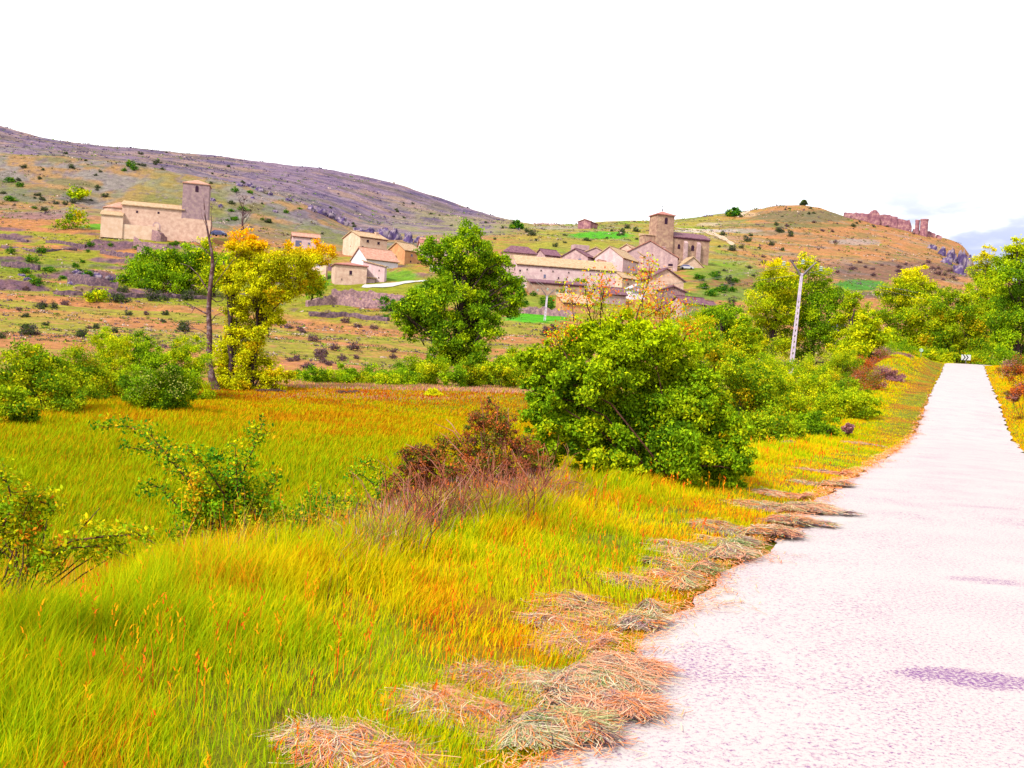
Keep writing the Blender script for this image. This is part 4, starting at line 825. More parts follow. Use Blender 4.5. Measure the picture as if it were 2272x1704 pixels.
# dead tree
D = 57; b = P(490, 886, D); b.z = T(b.x, b.y); o = thing('dead_tree', 'bare grey dead tree with leaning forked trunk, left of the yellow tree', 'tree', b); rg = np.random.default_rng(4)
def pl(pts, dys=None): return [tuple(P(x, y, D+(dys[i] if dys else 0))-b) for i, (x, y) in enumerate(pts)]
m = MB(); m.tube([(0, 0, -.6)]+pl([(486, 876), (470, 840), (463, 800), (465, 740), (463, 690), (466, 640), (472, 590), (470, 560), (462, 520), (455, 480), (452, 440)]), [.34, .27, .22, .17, .16, .14, .13, .11, .08, .06, .04, .015], 9); m.build('trunk', M_bark_dead, o, smooth=True)
for pts, r in (([(466, 700), (450, 692), (432, 682), (412, 672), (398, 660)], .06), ([(463, 745), (450, 735), (430, 728), (412, 724)], .03), ([(466, 650), (452, 630), (440, 610), (420, 590), (400, 584)], .05), ([(472, 600), (480, 580), (492, 560), (505, 545)], .04), ([(470, 570), (455, 555), (440, 540), (424, 530)], .035), ([(464, 530), (470, 500), (468, 470), (472, 450)], .03), ([(467, 660), (480, 670), (492, 668), (502, 655), (498, 640)], .045), ([(463, 720), (478, 700), (500, 690)], .04), ([(470, 640), (500, 600), (530, 560), (545, 530)], .03), ([(457, 500), (448, 480), (446, 462)], .015), ([(440, 610), (430, 620), (418, 622)], .02), ([(432, 682), (425, 695), (410, 700)], .02), ([(420, 590), (412, 600), (405, 612)], .018)):
    m = MB(); m.tube(pl(pts, [0]+[(rg.random()-.5)*1.6*j/3 for j in range(1, len(pts))]), list(np.linspace(r, .008, len(pts))), 5); m.build('branch', M_bark_dead, o, smooth=True)
# bare grey trees up the slope
for (px, py, h_, lab) in ((541, 510, 74, 'leafless spindly tree above the yellow tree'), (536, 520, 52, 'smaller leafless tree beside the spindly one above the yellow tree')):
    q = hit(px, py, 270); kq = q.y/F; o = thing('bare_tree', lab, 'tree', q); rg = np.random.default_rng(px); m = MB(); top_ = (0, 0, h_*kq); p = limb(m, (0, 0, -.3), top_, .22, .03, rg, 8, .03)
    for i in range(14):
        j = rg.integers(1, 7); a = rg.random()*6.28; l_ = (1-j/9)*h_*kq*.5; e = p[j]+np.array([math.cos(a)*l_*.7, math.sin(a)*l_*.7, l_*.8]); pp = limb(m, p[j], e, .09, .02, rg, 5, .08, 4)
        for _ in range(3): limb(m, pp[3], pp[3]+rg.normal(size=3)*l_*.3+np.array([0, 0, l_*.3]), .04, .012, rg, 3, .05, 3)
    m.build('trunk', M_bark_dead, o, smooth=True)
# tall green tree in the middle
G1 = [(1045, 512, 20), (1025, 530, 22), (1060, 535, 22), (1000, 550, 22), (1075, 560, 22), (1035, 565, 32), (960, 552, 22), (945, 570, 18), (985, 580, 26), (1010, 600, 32), (1050, 605, 32), (1085, 595, 24), (1110, 582, 20), (1120, 625, 22), (1140, 640, 18), (1085, 640, 32), (1040, 645, 36), (990, 640, 34), (950, 655, 30), (915, 670, 24), (890, 690, 22), (905, 710, 24), (935, 700, 30), (970, 690, 34), (1010, 690, 38), (1055, 690, 36), (1100, 680, 30), (1130, 690, 22), (1145, 665, 16), (1080, 730, 28), (1040, 740, 34), (1000, 740, 34), (965, 735, 24), (912, 745, 14), (1055, 775, 26), (1015, 785, 30), (975, 785, 24), (960, 805, 16), (1030, 805, 20), (995, 812, 18), (1150, 625, 12)]
tree('green_tree', 'tallest dense green tree standing in the middle of the valley', 'tree', (1010, 832), 112, G1, .17, 42000, GD, tr=.42, seed=41, depth=.5, ncl=16, tight=.2, fill=.3)
# hedge beyond the field
rg = np.random.default_rng(77)
hx = [(650, 845, 16), (672, 850, 20), (700, 842, 22), (735, 850, 26), (765, 838, 20), (795, 848, 24), (830, 838, 22), (860, 850, 20), (885, 838, 26), (915, 828, 24), (940, 845, 26), (965, 825, 22), (1010, 838, 20), (1045, 830, 22), (1080, 840, 26), (1110, 850, 24), (1135, 835, 26), (1105, 815, 18), (1150, 800, 24), (1165, 840, 26)]
for i, (px, py, r) in enumerate(hx):
    D_ = 66+rg.random()*8; py -= 8; r *= 1.25; bl = [(px, py, r*.8), (px-r*.7, py+r*.35, r*.6), (px+r*.7, py+r*.3, r*.6), (px, py+r*.7, r*.7)]
    tree('hedge_shrub', ['bright', 'olive', 'dark', 'dull'][i % 4]+' green hedge shrub beyond the field, '+['first','second','third','fourth','fifth','sixth','seventh','eighth','ninth','tenth','eleventh','twelfth','thirteenth','fourteenth','fifteenth','sixteenth','seventeenth','eighteenth','nineteenth','twentieth'][i]+' from the yellow tree', 'shrub', (px, 885), D_, bl, .075, 3000, [GD, OL, GD, GY][i % 4] if px < 1060 else [OL, OL, GY][i % 3], tr=-1, seed=100+i, group='hedge shrubs beyond the field', depth=.8, ncl=10)
tree('yellow_shrub', 'small bright yellow shrub at the back edge of the field', 'shrub', (960, 896), 58, [(962, 880, 14), (955, 888, 12), (970, 888, 12), (962, 870, 8)], .06, 1200, YE, tr=-1, seed=51)
tree('dry_shrub', 'grey dead brushwood at the right foot of the yellow tree', 'shrub', (610, 886), 57, [(600, 878, 12), (620, 876, 12), (580, 880, 10)], .05, 900, br([(S(150, 115, 115), 1), (S(120, 95, 100), 1)], 1.2), tr=-1, seed=52)
tree('dry_shrub', 'grey dry shrub on the far field edge right of the yellow tree', 'shrub', (770, 886), 58, [(765, 880, 11), (785, 882, 10), (752, 884, 8)], .05, 700, br([(S(150, 115, 115), 1), (S(120, 95, 100), 1)], 1.2), tr=-1, seed=53)
# bushes left of the field
LB = [('wide olive bush at the left photo edge, lowest of the left thicket', (10, 945), 33, [(5, 900, 30), (40, 905, 28), (0, 930, 30), (50, 928, 22), (25, 880, 20)], OL, 7000),
 ('large olive green bush, second from the left photo edge', (110, 925), 38, [(55, 805, 32), (30, 830, 34), (90, 830, 38), (60, 860, 40), (110, 870, 38), (140, 840, 34), (100, 800, 26), (20, 870, 30), (140, 890, 30), (70, 900, 30), (110, 905, 26)], OL, 14000),
 ('rounded yellowish bush behind the left thicket', (180, 905), 45, [(165, 815, 34), (195, 845, 36), (150, 855, 30), (205, 880, 30), (175, 895, 26), (215, 825, 20)], OL, 9000),
 ('tall feathery yellow green bush left of the dark round bush', (260, 895), 50, [(225, 770, 24), (250, 760, 28), (280, 775, 26), (240, 805, 30), (270, 815, 28), (235, 840, 26), (262, 850, 26), (250, 880, 24)], GY, 9000),
 ('pointed green bush top behind the dark round bush', (310, 880), 54, [(310, 765, 20), (325, 785, 24), (295, 790, 22), (320, 815, 26), (345, 800, 20)], GD, 5500),
 ('round dark green bush with cream flower sprays at the field edge', (355, 918), 42, [(345, 830, 34), (310, 850, 32), (380, 850, 34), (350, 875, 38), (320, 890, 28), (395, 885, 28), (370, 900, 22), (300, 870, 20), (400, 860, 22), (350, 905, 20)], GD, 13000),
 ('pale yellow green bush between round bush and dead trunk', (430, 895), 52, [(400, 775, 20), (425, 770, 20), (440, 800, 22), (415, 815, 24), (435, 840, 24), (420, 870, 22), (450, 870, 16), (395, 800, 18), (385, 790, 14)], GY, 8000)]
for i, (lab, bs, D_, bl, pal, n) in enumerate(LB):
    o = tree('thicket_bush', lab, 'bush', bs, D_, [(x, y, r*1.12) for x, y, r in bl], .052, int(n*1.3), pal, tr=-1.6, seed=60+i, depth=.6, ncl=16, tight=.19)
    if 'flower' in lab:
        rg = np.random.default_rng(3); q = np.array([tuple(P(x, y, 40.6)-o.location) for x, y in [(315, 845), (330, 830), (352, 822), (375, 828), (395, 845), (410, 862), (300, 872), (340, 850), (385, 870), (322, 862)]])
        c = q[rg.integers(0, len(q), 500)]+rg.normal(size=(500, 3))*np.array([.2, .15, .16]); V, Fq = leaf_arrays(c, np.array([0, 0, 1.]), .035, rg); link('blossom', mesh_np('blossom', V, Fq, M_leaf, np.tile(S(235, 235, 120, 1.3), (len(V), 1))), o)
# trees on the right
RT_ = [('left poplar of the pair behind the tall concrete pole', (1712, 815), 132, [(1735, 590, 20), (1715, 605, 24), (1745, 620, 26), (1700, 640, 28), (1735, 655, 32), (1690, 680, 28), (1725, 700, 34), (1700, 735, 30), (1740, 740, 30), (1715, 770, 28), (1680, 765, 20), (1745, 690, 24), (1685, 715, 22)], GY, 15000, (S(225, 200, 0, 2.6), .8, 1.1)),
 ('right poplar of the pair, dark green, behind the tall concrete pole', (1800, 812), 134, [(1785, 585, 18), (1800, 600, 22), (1825, 620, 24), (1785, 635, 28), (1820, 660, 32), (1850, 660, 24), (1790, 690, 32), (1830, 700, 30), (1800, 735, 30), (1825, 750, 26), (1795, 775, 26), (1855, 690, 18), (1765, 660, 20), (1770, 720, 22)], GD, 15000, (S(215, 205, 0, 2.6), .8, 1.1)),
 ('bushy tree left of the poplar pair', (1610, 812), 118, [(1570, 700, 22), (1595, 690, 24), (1620, 705, 26), (1585, 730, 28), (1625, 745, 28), (1560, 735, 22), (1600, 770, 28), (1640, 775, 24), (1565, 775, 22)], GD, 11000, None),
 ('pale spindly tree between bushy tree and poplar pair', (1655, 812), 112, [(1655, 715, 16), (1648, 740, 18), (1668, 745, 16), (1655, 770, 20), (1672, 785, 18), (1640, 795, 16)], GY, 5000, None),
 ('low feathery tree right of the poplar pair', (1880, 812), 128, [(1895, 665, 18), (1880, 690, 22), (1910, 690, 20), (1875, 725, 24), (1905, 720, 24), (1880, 760, 24), (1860, 785, 22), (1900, 770, 22)], GY, 8500, None),
 ('bright yellow green conical tree left of the road crest', (1935, 812), 96, [(1930, 705, 14), (1925, 725, 20), (1945, 735, 20), (1915, 752, 26), (1950, 760, 26), (1935, 780, 30), (1900, 785, 24), (1970, 785, 22)], YE[:2]+GY, 8500, None),
 ('large spreading tree behind the road crest, left one', (2010, 812), 128, [(2035, 605, 20), (2015, 625, 24), (2050, 630, 26), (1985, 645, 24), (2025, 655, 32), (2065, 665, 30), (1995, 685, 32), (2040, 695, 36), (1975, 715, 28), (2015, 730, 34), (2060, 730, 34), (1995, 760, 30), (2035, 770, 30), (1965, 650, 18)], GY, 17000, (S(220, 200, 0, 2.6), .8, 1.1)),
 ('large olive tree behind the road crest, middle one', (2105, 808), 124, [(2105, 660, 20), (2125, 680, 26), (2095, 690, 26), (2140, 700, 28), (2115, 715, 34), (2090, 740, 32), (2140, 745, 34), (2165, 735, 26), (2110, 770, 30), (2150, 775, 26), (2085, 775, 26), (2180, 770, 22)], OL, 15000, None),
 ('tall tree at the right, left of the tallest edge tree', (2185, 808), 138, [(2190, 565, 16), (2180, 590, 22), (2200, 600, 22), (2165, 615, 20), (2190, 635, 30), (2165, 650, 24), (2215, 650, 26), (2180, 685, 32), (2210, 700, 30), (2185, 730, 30), (2170, 700, 24), (2215, 745, 26), (2190, 770, 26)], GY, 15000, (S(220, 200, 0, 2.6), .8, 1.1)),
 ('tallest green tree cut by the right photo edge', (2255, 812), 112, [(2258, 545, 20), (2240, 570, 24), (2275, 580, 26), (2235, 610, 28), (2265, 625, 34), (2300, 640, 34), (2240, 660, 32), (2275, 690, 36), (2230, 705, 30), (2260, 735, 34), (2300, 730, 34), (2235, 765, 28), (2275, 780, 30), (2310, 600, 28)], GD, 19000, (S(200, 200, 0, 2.6), .8, 1.1))]
for i, (lab, bs, D_, bl, pal, n, tp) in enumerate(RT_):
    tree('poplar_tree' if 'poplar of' in lab else 'roadside_tree', lab, 'tree', bs, D_, bl, .15, n, pal, tr=.30, seed=80+i, depth=.6, ncl=14, tight=.21, top=tp)
for i, (px, py, r, D_, pal, lab) in enumerate([(2090, 792, 14, 113, GY, 'low bush left behind the chevron sign'), (2120, 786, 16, 114, OL, 'low bush right behind the chevron sign'), (2165, 792, 14, 112, GY, 'low shrub just right of the chevron sign'), (2200, 788, 22, 108, OL, 'round olive bush right of the road crest'), (2245, 785, 26, 104, GD, 'dark bush at the right edge above the verge'), (2055, 788, 14, 112, GY, 'low shrub on the left shoulder of the road crest')]):
    tree('verge_bush', lab, 'bush', (px, py+r), D_, [(px, py, r), (px-r, py+r*.4, r*.7), (px+r, py+r*.4, r*.7)], .11, 1800, pal, tr=-1, seed=120+i)
# slope between poplars and road: bushes of the right hand thicket
TB = [('olive bush left of the concrete pole foot', (1690, 880), 62, [(1660, 835, 26), (1690, 830, 26), (1720, 845, 24), (1675, 860, 24), (1640, 850, 20), (1640, 822, 20)], OL, 6000),
 ('yellowish bush right behind the big near bush', (1660, 935), 40, [(1600, 800, 34), (1580, 790, 34), (1630, 820, 34), (1660, 850, 34), (1700, 870, 32), (1640, 870, 34), (1660, 960, 30), (1640, 990, 26), (1680, 890, 36), (1650, 920, 34), (1700, 925, 30), (1620, 840, 30), (1570, 760, 26)], OL, 13000),
 ('olive bush in front of the concrete pole', (1755, 925), 46, [(1700, 850, 26), (1730, 840, 22), (1810, 850, 24), (1730, 870, 26), (1760, 860, 26), (1790, 870, 26), (1745, 895, 30), (1785, 900, 30), (1720, 910, 26), (1760, 920, 24)], GY, 9000),
 ('bush on the bank right of the concrete pole', (1840, 900), 52, [(1810, 855, 26), (1840, 845, 26), (1870, 860, 26), (1830, 880, 28), (1870, 888, 26), (1900, 880, 22), (1850, 905, 22)], OL, 8000),
 ('round yellow green bush beside the verge below the russet shrubs', (1890, 925), 44, [(1870, 885, 24), (1900, 895, 24), (1925, 900, 20), (1885, 915, 22), (1850, 905, 22)], GY, 5500),
 ('dark green shrub low on the bank right of the big near bush', (1800, 975), 32, [(1775, 945, 20), (1800, 935, 22), (1830, 950, 22), (1810, 962, 22), (1845, 962, 18), (1790, 965, 18)], GD, 5500),
 ('olive bush between big near bush and dark shrub', (1720, 985), 28, [(1700, 930, 30), (1660, 960, 30), (1680, 1000, 26), (1650, 1010, 24), (1740, 1000, 20), (1700, 950, 28), (1740, 945, 26), (1720, 970, 28), (1765, 975, 24), (1690, 980, 24)], OL, 8000),
 ('green bush right of the concrete pole foot', (1800, 860), 66, [(1785, 815, 24), (1810, 825, 24), (1830, 840, 24), (1795, 845, 26), (1770, 840, 20)], GY, 6500),
 ('bright bush between the pole and the russet shrubs', (1860, 850), 72, [(1850, 805, 24), (1870, 815, 22), (1835, 825, 22), (1865, 838, 24), (1890, 800, 18)], OL, 6500),
 ('dark green shrub on the left shoulder just before the road crest', (2000, 800), 92, [(1990, 778, 16), (2010, 776, 16), (2022, 785, 14), (1975, 786, 14)], GD, 3500),
 ('low green bush between olive bush and concrete pole', (1700, 870), 58, [(1690, 812, 24), (1715, 820, 24), (1665, 815, 22), (1735, 825, 22), (1700, 840, 26)], GY, 6500),
 ('young tree bush above the thicket left of the pole', (1560, 830), 70, [(1530, 700, 24), (1550, 720, 28), (1520, 745, 26), (1560, 760, 30), (1545, 800, 30), (1590, 790, 26)], GY, 7000)]
for i, (lab, bs, D_, bl, pal, n) in enumerate(TB):
    tree('thicket_bush', lab, 'bush', bs, D_, [(x, y, r*1.12) for x, y, r in bl], .052 if D_ > 36 else .038, int(n*1.3), pal, tr=-1.6, seed=140+i, depth=.6, ncl=16, tight=.2)
for i, (px, py, r, D_, lab) in enumerate([(1905, 830, 22, 74, 'leftmost russet shrub on the bank below the road crest'), (1945, 815, 24, 80, 'middle russet shrub on the bank below the road crest'), (1985, 805, 22, 86, 'purple brown shrub nearest the road crest on its left bank'), (1920, 862, 26, 60, 'large russet brown shrub low on the left road bank'), (1970, 845, 20, 68, 'small purple brown shrub beside the left verge'), (2258, 832, 26, 62, 'bright russet shrub at the right photo edge beyond the road'), (2270, 880, 20, 48, 'dry reddish shrub right of the road at the photo edge'), (1882, 960, 7, 34, 'mauve tuft of dry stalks on the verge right of the dark shrub'), (1745, 1012, 9, 26, 'pinkish dry tuft at the foot of the olive bush')]):
    pal = br([(S(190, 95, 35), 3), (S(150, 85, 60), 2), (S(120, 110, 40), 2), (S(160, 110, 110), 1.5)], 2.2) if 'russet' in lab or 'reddish' in lab else br([(S(165, 115, 125), 3), (S(135, 90, 95), 3), (S(190, 120, 80), 1)], 2.2)
    tree('russet_shrub' if i < 7 else 'dry_tuft', lab, 'shrub', (px, py+r*.8), D_, [(px, py-10, r), (px-r*.9, py+r*.3-12, r*.7), (px+r*.9, py+r*.3-12, r*.7)], .05, 3200, pal, tr=-1, seed=160+i, group=None)
# ---- big near bush
B1 = [(1290, 760, 40), (1250, 790, 38), (1340, 750, 45), (1400, 745, 50), (1460, 760, 48), (1500, 790, 42), (1230, 840, 42), (1290, 830, 55), (1360, 830, 62), (1430, 830, 62), (1500, 850, 55), (1545, 880, 45), (1220, 890, 40), (1270, 900, 50), (1340, 910, 62), (1420, 920, 68), (1500, 930, 62), (1570, 940, 50), (1620, 960, 40), (1640, 1010, 38), (1280, 960, 48), (1340, 990, 55), (1420, 1000, 62), (1500, 1010, 62), (1570, 1020, 55), (1620, 1050, 38), (1470, 1060, 45), (1540, 1075, 42), (1590, 1085, 30), (1390, 1050, 42), (1190, 860, 30), (1195, 930, 34), (1225, 985, 38), (1170, 800, 26), (1180, 1010, 24), (1380, 790, 50), (1310, 870, 50), (1220, 790, 34), (1550, 1100, 22), (1310, 1040, 34), (1555, 850, 35), (1580, 900, 35)]
bb = tree('big_bush', 'biggest near green bush with reddish orange shoots on top, in the middle foreground', 'bush', (1460, 1090), 12.9, B1, .0235, 135000, GD[:3]+GD[:1]+GY[1:2]+GY[:1], bark=M_bark_red, tr=-2.0, seed=5, depth=.42, ncl=26, tight=.17, fill=.3, top=(S(180, 196, 5, 2.4), .55, 1.3))
rg = np.random.default_rng(9); mb = MB(); V_, C_ = [], []
sh = [((1330, 770), (1300, 640)), ((1375, 760), (1332, 630)), ((1350, 780), (1395, 668)), ((1425, 760), (1432, 622)), ((1440, 780), (1422, 690)), ((1480, 790), (1462, 668)), ((1410, 740), (1470, 660)), ((1300, 790), (1268, 645)), ((1440, 760), (1500, 655)), ((1480, 760), (1488, 690)), ((1385, 770), (1372, 700)), ((1290, 780), (1245, 715)), ((1510, 780), (1535, 715)), ((1330, 740), (1345, 610)), ((1260, 800), (1225, 745)), ((1395, 760), (1440, 600))]
for (a, b_) in sh:
    A = np.array(P(*a, 12.7+rg.random()*.5)-bb.location); B = np.array(P(b_[0], b_[1]+22, 12.5+rg.random()*.9)-bb.location); p = limb(mb, A, B, .011, .004, rg, 7, .05, 5)
    for j in range(6):
        f = .25+.85*rg.random(); q = A+(B-A)*f; e = q+rg.normal(size=3)*.09+np.array([0, 0, .12]); limb(mb, q, e, .005, .002, rg, 3, .05, 3)
        n = 30; pts = e+rg.normal(size=(n, 3))*.06; V, _ = leaf_arrays(pts, np.array([0, 0, .6]), .0175, rg); V_.append(V)
        c = palette(n, br([(S(200, 200, 20), 3), (S(160, 185, 15), 3), (S(245, 130, 20), 3 if f > .6 else .5), (S(240, 95, 50), 2 if f > .8 else .1)], 2.4), rg); C_.append(np.repeat(c, 4, 0))
    n = 85; pts = B+rg.normal(size=(n, 3))*np.array([.12, .12, .07]); V, _ = leaf_arrays(pts, np.array([0, 0, .6]), .0175, rg); V_.append(V); C_.append(np.repeat(palette(n, br([(S(250, 120, 20), 4), (S(240, 90, 50), 2), (S(215, 190, 10), 1.5)], 2.2), rg), 4, 0))
mb.build('shoots', M_bark_red, bb, smooth=True); V_ = np.concatenate(V_); link('shoot_leaves', mesh_np('shoot_leaves', V_, np.arange(len(V_)).reshape(-1, 4), M_leaf, np.concatenate(C_)), bb)
# ---- brown rusty bush
RB = [(900, 1005, 18), (930, 1015, 26), (960, 1000, 26), (990, 985, 26), (905, 1045, 26), (945, 1050, 32), (875, 1075, 22), (1085, 905, 22), (1060, 930, 22), (1120, 940, 28), (1165, 1000, 34), (1180, 1040, 34), (900, 1010, 14), (935, 1075, 30), (985, 1075, 36), (1085, 1080, 40), (900, 1085, 26), (1140, 1100, 34), (880, 1110, 24), (940, 1110, 30), (1000, 1115, 34), (1060, 1115, 34),  (1070, 950, 34), (1110, 965, 36), (1140, 990, 34), (1050, 995, 38), (1095, 1010, 42), (1150, 1030, 34), (1010, 1030, 34), (1060, 1050, 40), (1120, 1065, 38), (950, 1020, 24), (920, 1045, 24), (960, 1065, 34), (1170, 1070, 28), (1020, 1085, 34)]
rb = tree('rusty_bush', 'rust brown leaved bush left of the big green bush', 'bush', (1060, 1130), 11.4, RB, .014, 23000, br([(S(160, 88, 48), 3), (S(118, 108, 32), 3), (S(112, 68, 60), 3), (S(85, 105, 35), 2), (S(205, 110, 50), 1.5)], 2.3), bark=M_bark_red, tr=-2, seed=6, depth=.4, ncl=18, tight=.2)
mb = MB(); rg = np.random.default_rng(12)
for a, b_ in (((1060, 1050), (965, 940)), ((1075, 1020), (1065, 880)), ((1080, 1000), (1100, 895)), ((1000, 1060), (905, 1005)), ((1090, 1060), (990, 930)), ((1000, 1080), (900, 985)), ((1110, 1010), (1128, 905)), ((1060, 1060), (975, 960))):
    limb(mb, np.array(P(*a, 11.3)-rb.location), np.array(P(*b_, 11.1+rg.random()*.5)-rb.location), .012, .003, rg, 7, .05, 5)
for i in range(420):
    f = rg.random(); px = 850+370*f; py = 1195-95*f+rg.normal()*22; q = hit(px, py); a = np.array(q-rb.location); a[2] -= .03
    h_ = .25+.45*rg.random(); e = a+np.array([rg.normal()*.22, rg.normal()*.2, h_]); p = limb(mb, a, e, .006, .002, rg, 5, .07, 3)
    if rg.random() < .6: limb(mb, p[2], p[2]+np.array([rg.normal()*.15, rg.normal()*.1, .1+.2*rg.random()]), .003, .0015, rg, 3, .05, 3)
mb.build('branches', mottled('dry_twig', S(115, 65, 65, 1.3), S(205, 145, 130, 1.6), 2, bump=0, c3=S(175, 95, 65, 1.5)), rb, smooth=True)['kind'] = 'stuff'
# ---- arching briars in the foreground
def briar(label, base, D_, arcs, leaf, per, pal, seed, fill=()):
    rg = np.random.default_rng(seed); b = P(*base, D_); b.z = T(b.x, b.y); o = thing('briar', label, 'bush', b); mb = MB(); Vs, Cs = [], []
    for a in arcs:
        n = len(a); dd = (rg.random()-.5)*1.0; pts = [np.array(P(x, y, D_+dd*(i/(n-1)))-b) for i, (x, y) in enumerate(a)]
        t = np.linspace(0, n-1, n*6); A = np.array(pts); q = np.stack([np.interp(t, range(n), A[:, i]) for i in range(3)], 1)
        for _ in range(4): q[1:-1] = (q[:-2]+2*q[1:-1]+q[2:])/4
        mb.tube([tuple(v) for v in q], list(np.linspace(.010, .003, len(q))), 5)
        for i in range(4, len(q)):
            if rg.random() < .75:
                d = rg.normal(size=3); d[2] = abs(d[2]); d /= np.linalg.norm(d); L_ = .05+.12*rg.random(); e = q[i]+d*L_; mb.tube([tuple(q[i]), tuple(e)], [.003, .001], 3)
                m_ = int(per*(.5+rg.random())); pp = q[i]+(e-q[i])*rg.random((m_, 1)) + rg.normal(size=(m_, 3))*.035; V, _ = leaf_arrays(pp, np.array([0, 0, .8]), leaf, rg); Vs.append(V); Cs.append(np.repeat(palette(m_, pal, rg), 4, 0))
    for (x, y, r, m_) in fill:
        c = np.array(P(x, y, D_)-b); rr = r*D_/F; cl = rg.normal(size=(14, 3))*rr*.55; i = rg.integers(0, 14, m_); pp = c+cl[i]+rg.normal(size=(m_, 3))*rr*.22; V, _ = leaf_arrays(pp, np.array([0, 0, .6]), leaf, rg); Vs.append(V); Cs.append(np.repeat(palette(m_, pal, rg, i), 4, 0))
        for _ in range(6): limb(mb, (rg.normal()*.1, 0, -.1), c+rg.normal(size=3)*rr*.6, .009, .003, rg, 6, .07, 4)
    mb.build('stems', M_bark_red, o, smooth=True); V = np.concatenate(Vs); link('leaves', mesh_np('leaves', V, np.arange(len(V)).reshape(-1, 4), M_leaf, np.concatenate(Cs)), o); return o
BP = br([(S(185, 190, 15), 3), (S(120, 165, 10), 4), (S(65, 125, 30), 3), (S(215, 165, 25), 1.5)], 2.1)
briar('thorny briar with two long arching sprays, left foreground before the field', (510, 1270), 9.0, [[(500, 1240), (470, 1130), (400, 1040), (340, 980), (290, 945), (225, 948)], [(505, 1230), (470, 1110), (400, 1040), (340, 1000), (275, 992)], [(510, 1230), (520, 1100), (550, 1020), (568, 985), (582, 940)], [(500, 1230), (450, 1160), (400, 1130), (350, 1075), (320, 1090)], [(510, 1220), (530, 1120), (524, 1050), (522, 985)], [(520, 1220), (560, 1120), (600, 1090), (612, 1060)], [(510, 1240), (455, 1180), (400, 1185), (375, 1200)], [(530, 1230), (600, 1160), (650, 1150), (690, 1160)], [(480, 1180), (430, 1080), (385, 1030), (330, 960)], [(520, 1180), (500, 1100), (460, 1040), (420, 1000)]], .0175, 30, BP, 21, [(490, 1060, 42, 1700), (520, 1110, 60, 3000), (460, 1140, 55, 2000), (560, 1160, 60, 2800), (480, 1200, 60, 2000), (600, 1200, 60, 2200)])
briar('arching briar leaning in from the left photo edge', (-40, 1360), 7.2, [[(-40, 1340), (20, 1285), (90, 1245), (160, 1215), (230, 1210), (290, 1235), (350, 1260)], [(-50, 1300), (-10, 1200), (30, 1120), (15, 1065), (-20, 1050)], [(-50, 1290), (20, 1150), (70, 1105), (110, 1120), (125, 1135)], [(-40, 1340), (-10, 1240), (20, 1215), (50, 1180), (80, 1165)], [(-40, 1350), (60, 1260), (150, 1200), (240, 1190), (310, 1185), (350, 1210)]], .0175, 30, br([(S(215, 195, 20), 3), (S(170, 185, 20), 4), (S(120, 155, 20), 4), (S(225, 140, 30), .6)], 2.0), 22, [(20, 1110, 50, 1100), (60, 1160, 45, 800), (220, 1205, 40, 700), (100, 1225, 45, 600), (10, 1180, 40, 400)])
briar('small green briar beside the rusty bush, over the field grass', (850, 1180), 12.0, [[(850, 1150), (835, 1080), (800, 1050), (775, 1060)], [(850, 1150), (860, 1090), (840, 1040), (805, 1030)], [(845, 1160), (810, 1120), (760, 1110), (715, 1118)], [(850, 1160), (780, 1150), (710, 1130), (685, 1095)]], .019, 28, BP, 23, [(850, 1120, 40, 500), (790, 1140, 40, 500), (720, 1150, 40, 450)])
briar('low dark briar in tall grass, centre left foreground', (620, 1290), 9.6, [[(620, 1260), (660, 1200), (720, 1170), (760, 1180)], [(620, 1260), (600, 1190), (640, 1150), (690, 1140)]], .019, 28, BP, 24, [(640, 1190, 60, 2200), (700, 1180, 50, 1600), (580, 1210, 50, 1600), (760, 1170, 40, 1000)])
# ------------------------------------------------------------------ small shrubs scattered over the slopes
def shrub_proto(seed, pal, n=900):
    rg = np.random.default_rng(seed); bl = [(0, 0, .45, .45), (.3, .1, .3, .33), (-.32, -.1, .3, .33), (0, .3, .35, .3), (.05, -.3, .3, .3)]
    p, cid = crown_cloud(bl, n, rg, ncl=7, tight=.28); p[:, 2] = np.maximum(p[:, 2], 0); V, Fq = leaf_arrays(p, np.array([0, 0, .4]), .062, rg)
    return mesh_np('slope_shrub', V, Fq, M_leaf, np.repeat(palette(n, pal, rg, cid), 4, 0))
DK = [(S(70, 85, 55, 1.8), 3), (S(100, 90, 90, 1.8), 3), (S(95, 115, 45, 1.8), 2.5)]
PU = [(S(125, 95, 110, 1.8), 4), (S(95, 80, 75, 1.8), 3), (S(150, 105, 85, 1.7), 2)]
LG_ = [(S(90, 150, 30, 1.6), 3), (S(60, 115, 40, 1.5), 3), (S(150, 180, 40, 1.5), 1)]
protos = {'d': [shrub_proto(i, DK) for i in (1, 2, 3)], 'p': [shrub_proto(i, PU, 650) for i in (4, 5, 6)], 'g': [shrub_proto(i, LG_) for i in (7, 8)]}
rg = np.random.default_rng(2024); nsh = 0
def sow(kind, label, group, boxes, size, avoid=()):
    """boxes: (x0,y0,x1,y1,count) areas of the slopes; size in photo pixels"""
    global nsh
    for (x0, y0, x1, y1, cnt) in boxes:
        for _ in range(cnt):
            px = x0+(x1-x0)*rg.random(); py = y0+(y1-y0)*rg.random()
            q = hit(px, py, None) if False else hit(px, py, 600.)
            if q.y > 599: continue
            s_ = (size[0]+(size[1]-size[0])*rg.random()**2)*q.y/F*(.92 if q.y < 240 else .72)
            o = link('slope_shrub', protos[kind][rg.integers(len(protos[kind]))], None, q-Vector((0, 0, .1*s_))); o.scale = (s_*(.9+.5*rg.random()), s_, s_*(.8+.4*rg.random())); o.rotation_euler.z = rg.random()*6.28
            tag(o, label, 'shrub', group); nsh += 1
sow('p', 'small purplish thorn shrub dotted on the orange slope right of the yellow tree', 'purple shrubs on the orange slope', [(620, 715, 880, 770, 7), (620, 770, 900, 822, 17)], (16, 36))
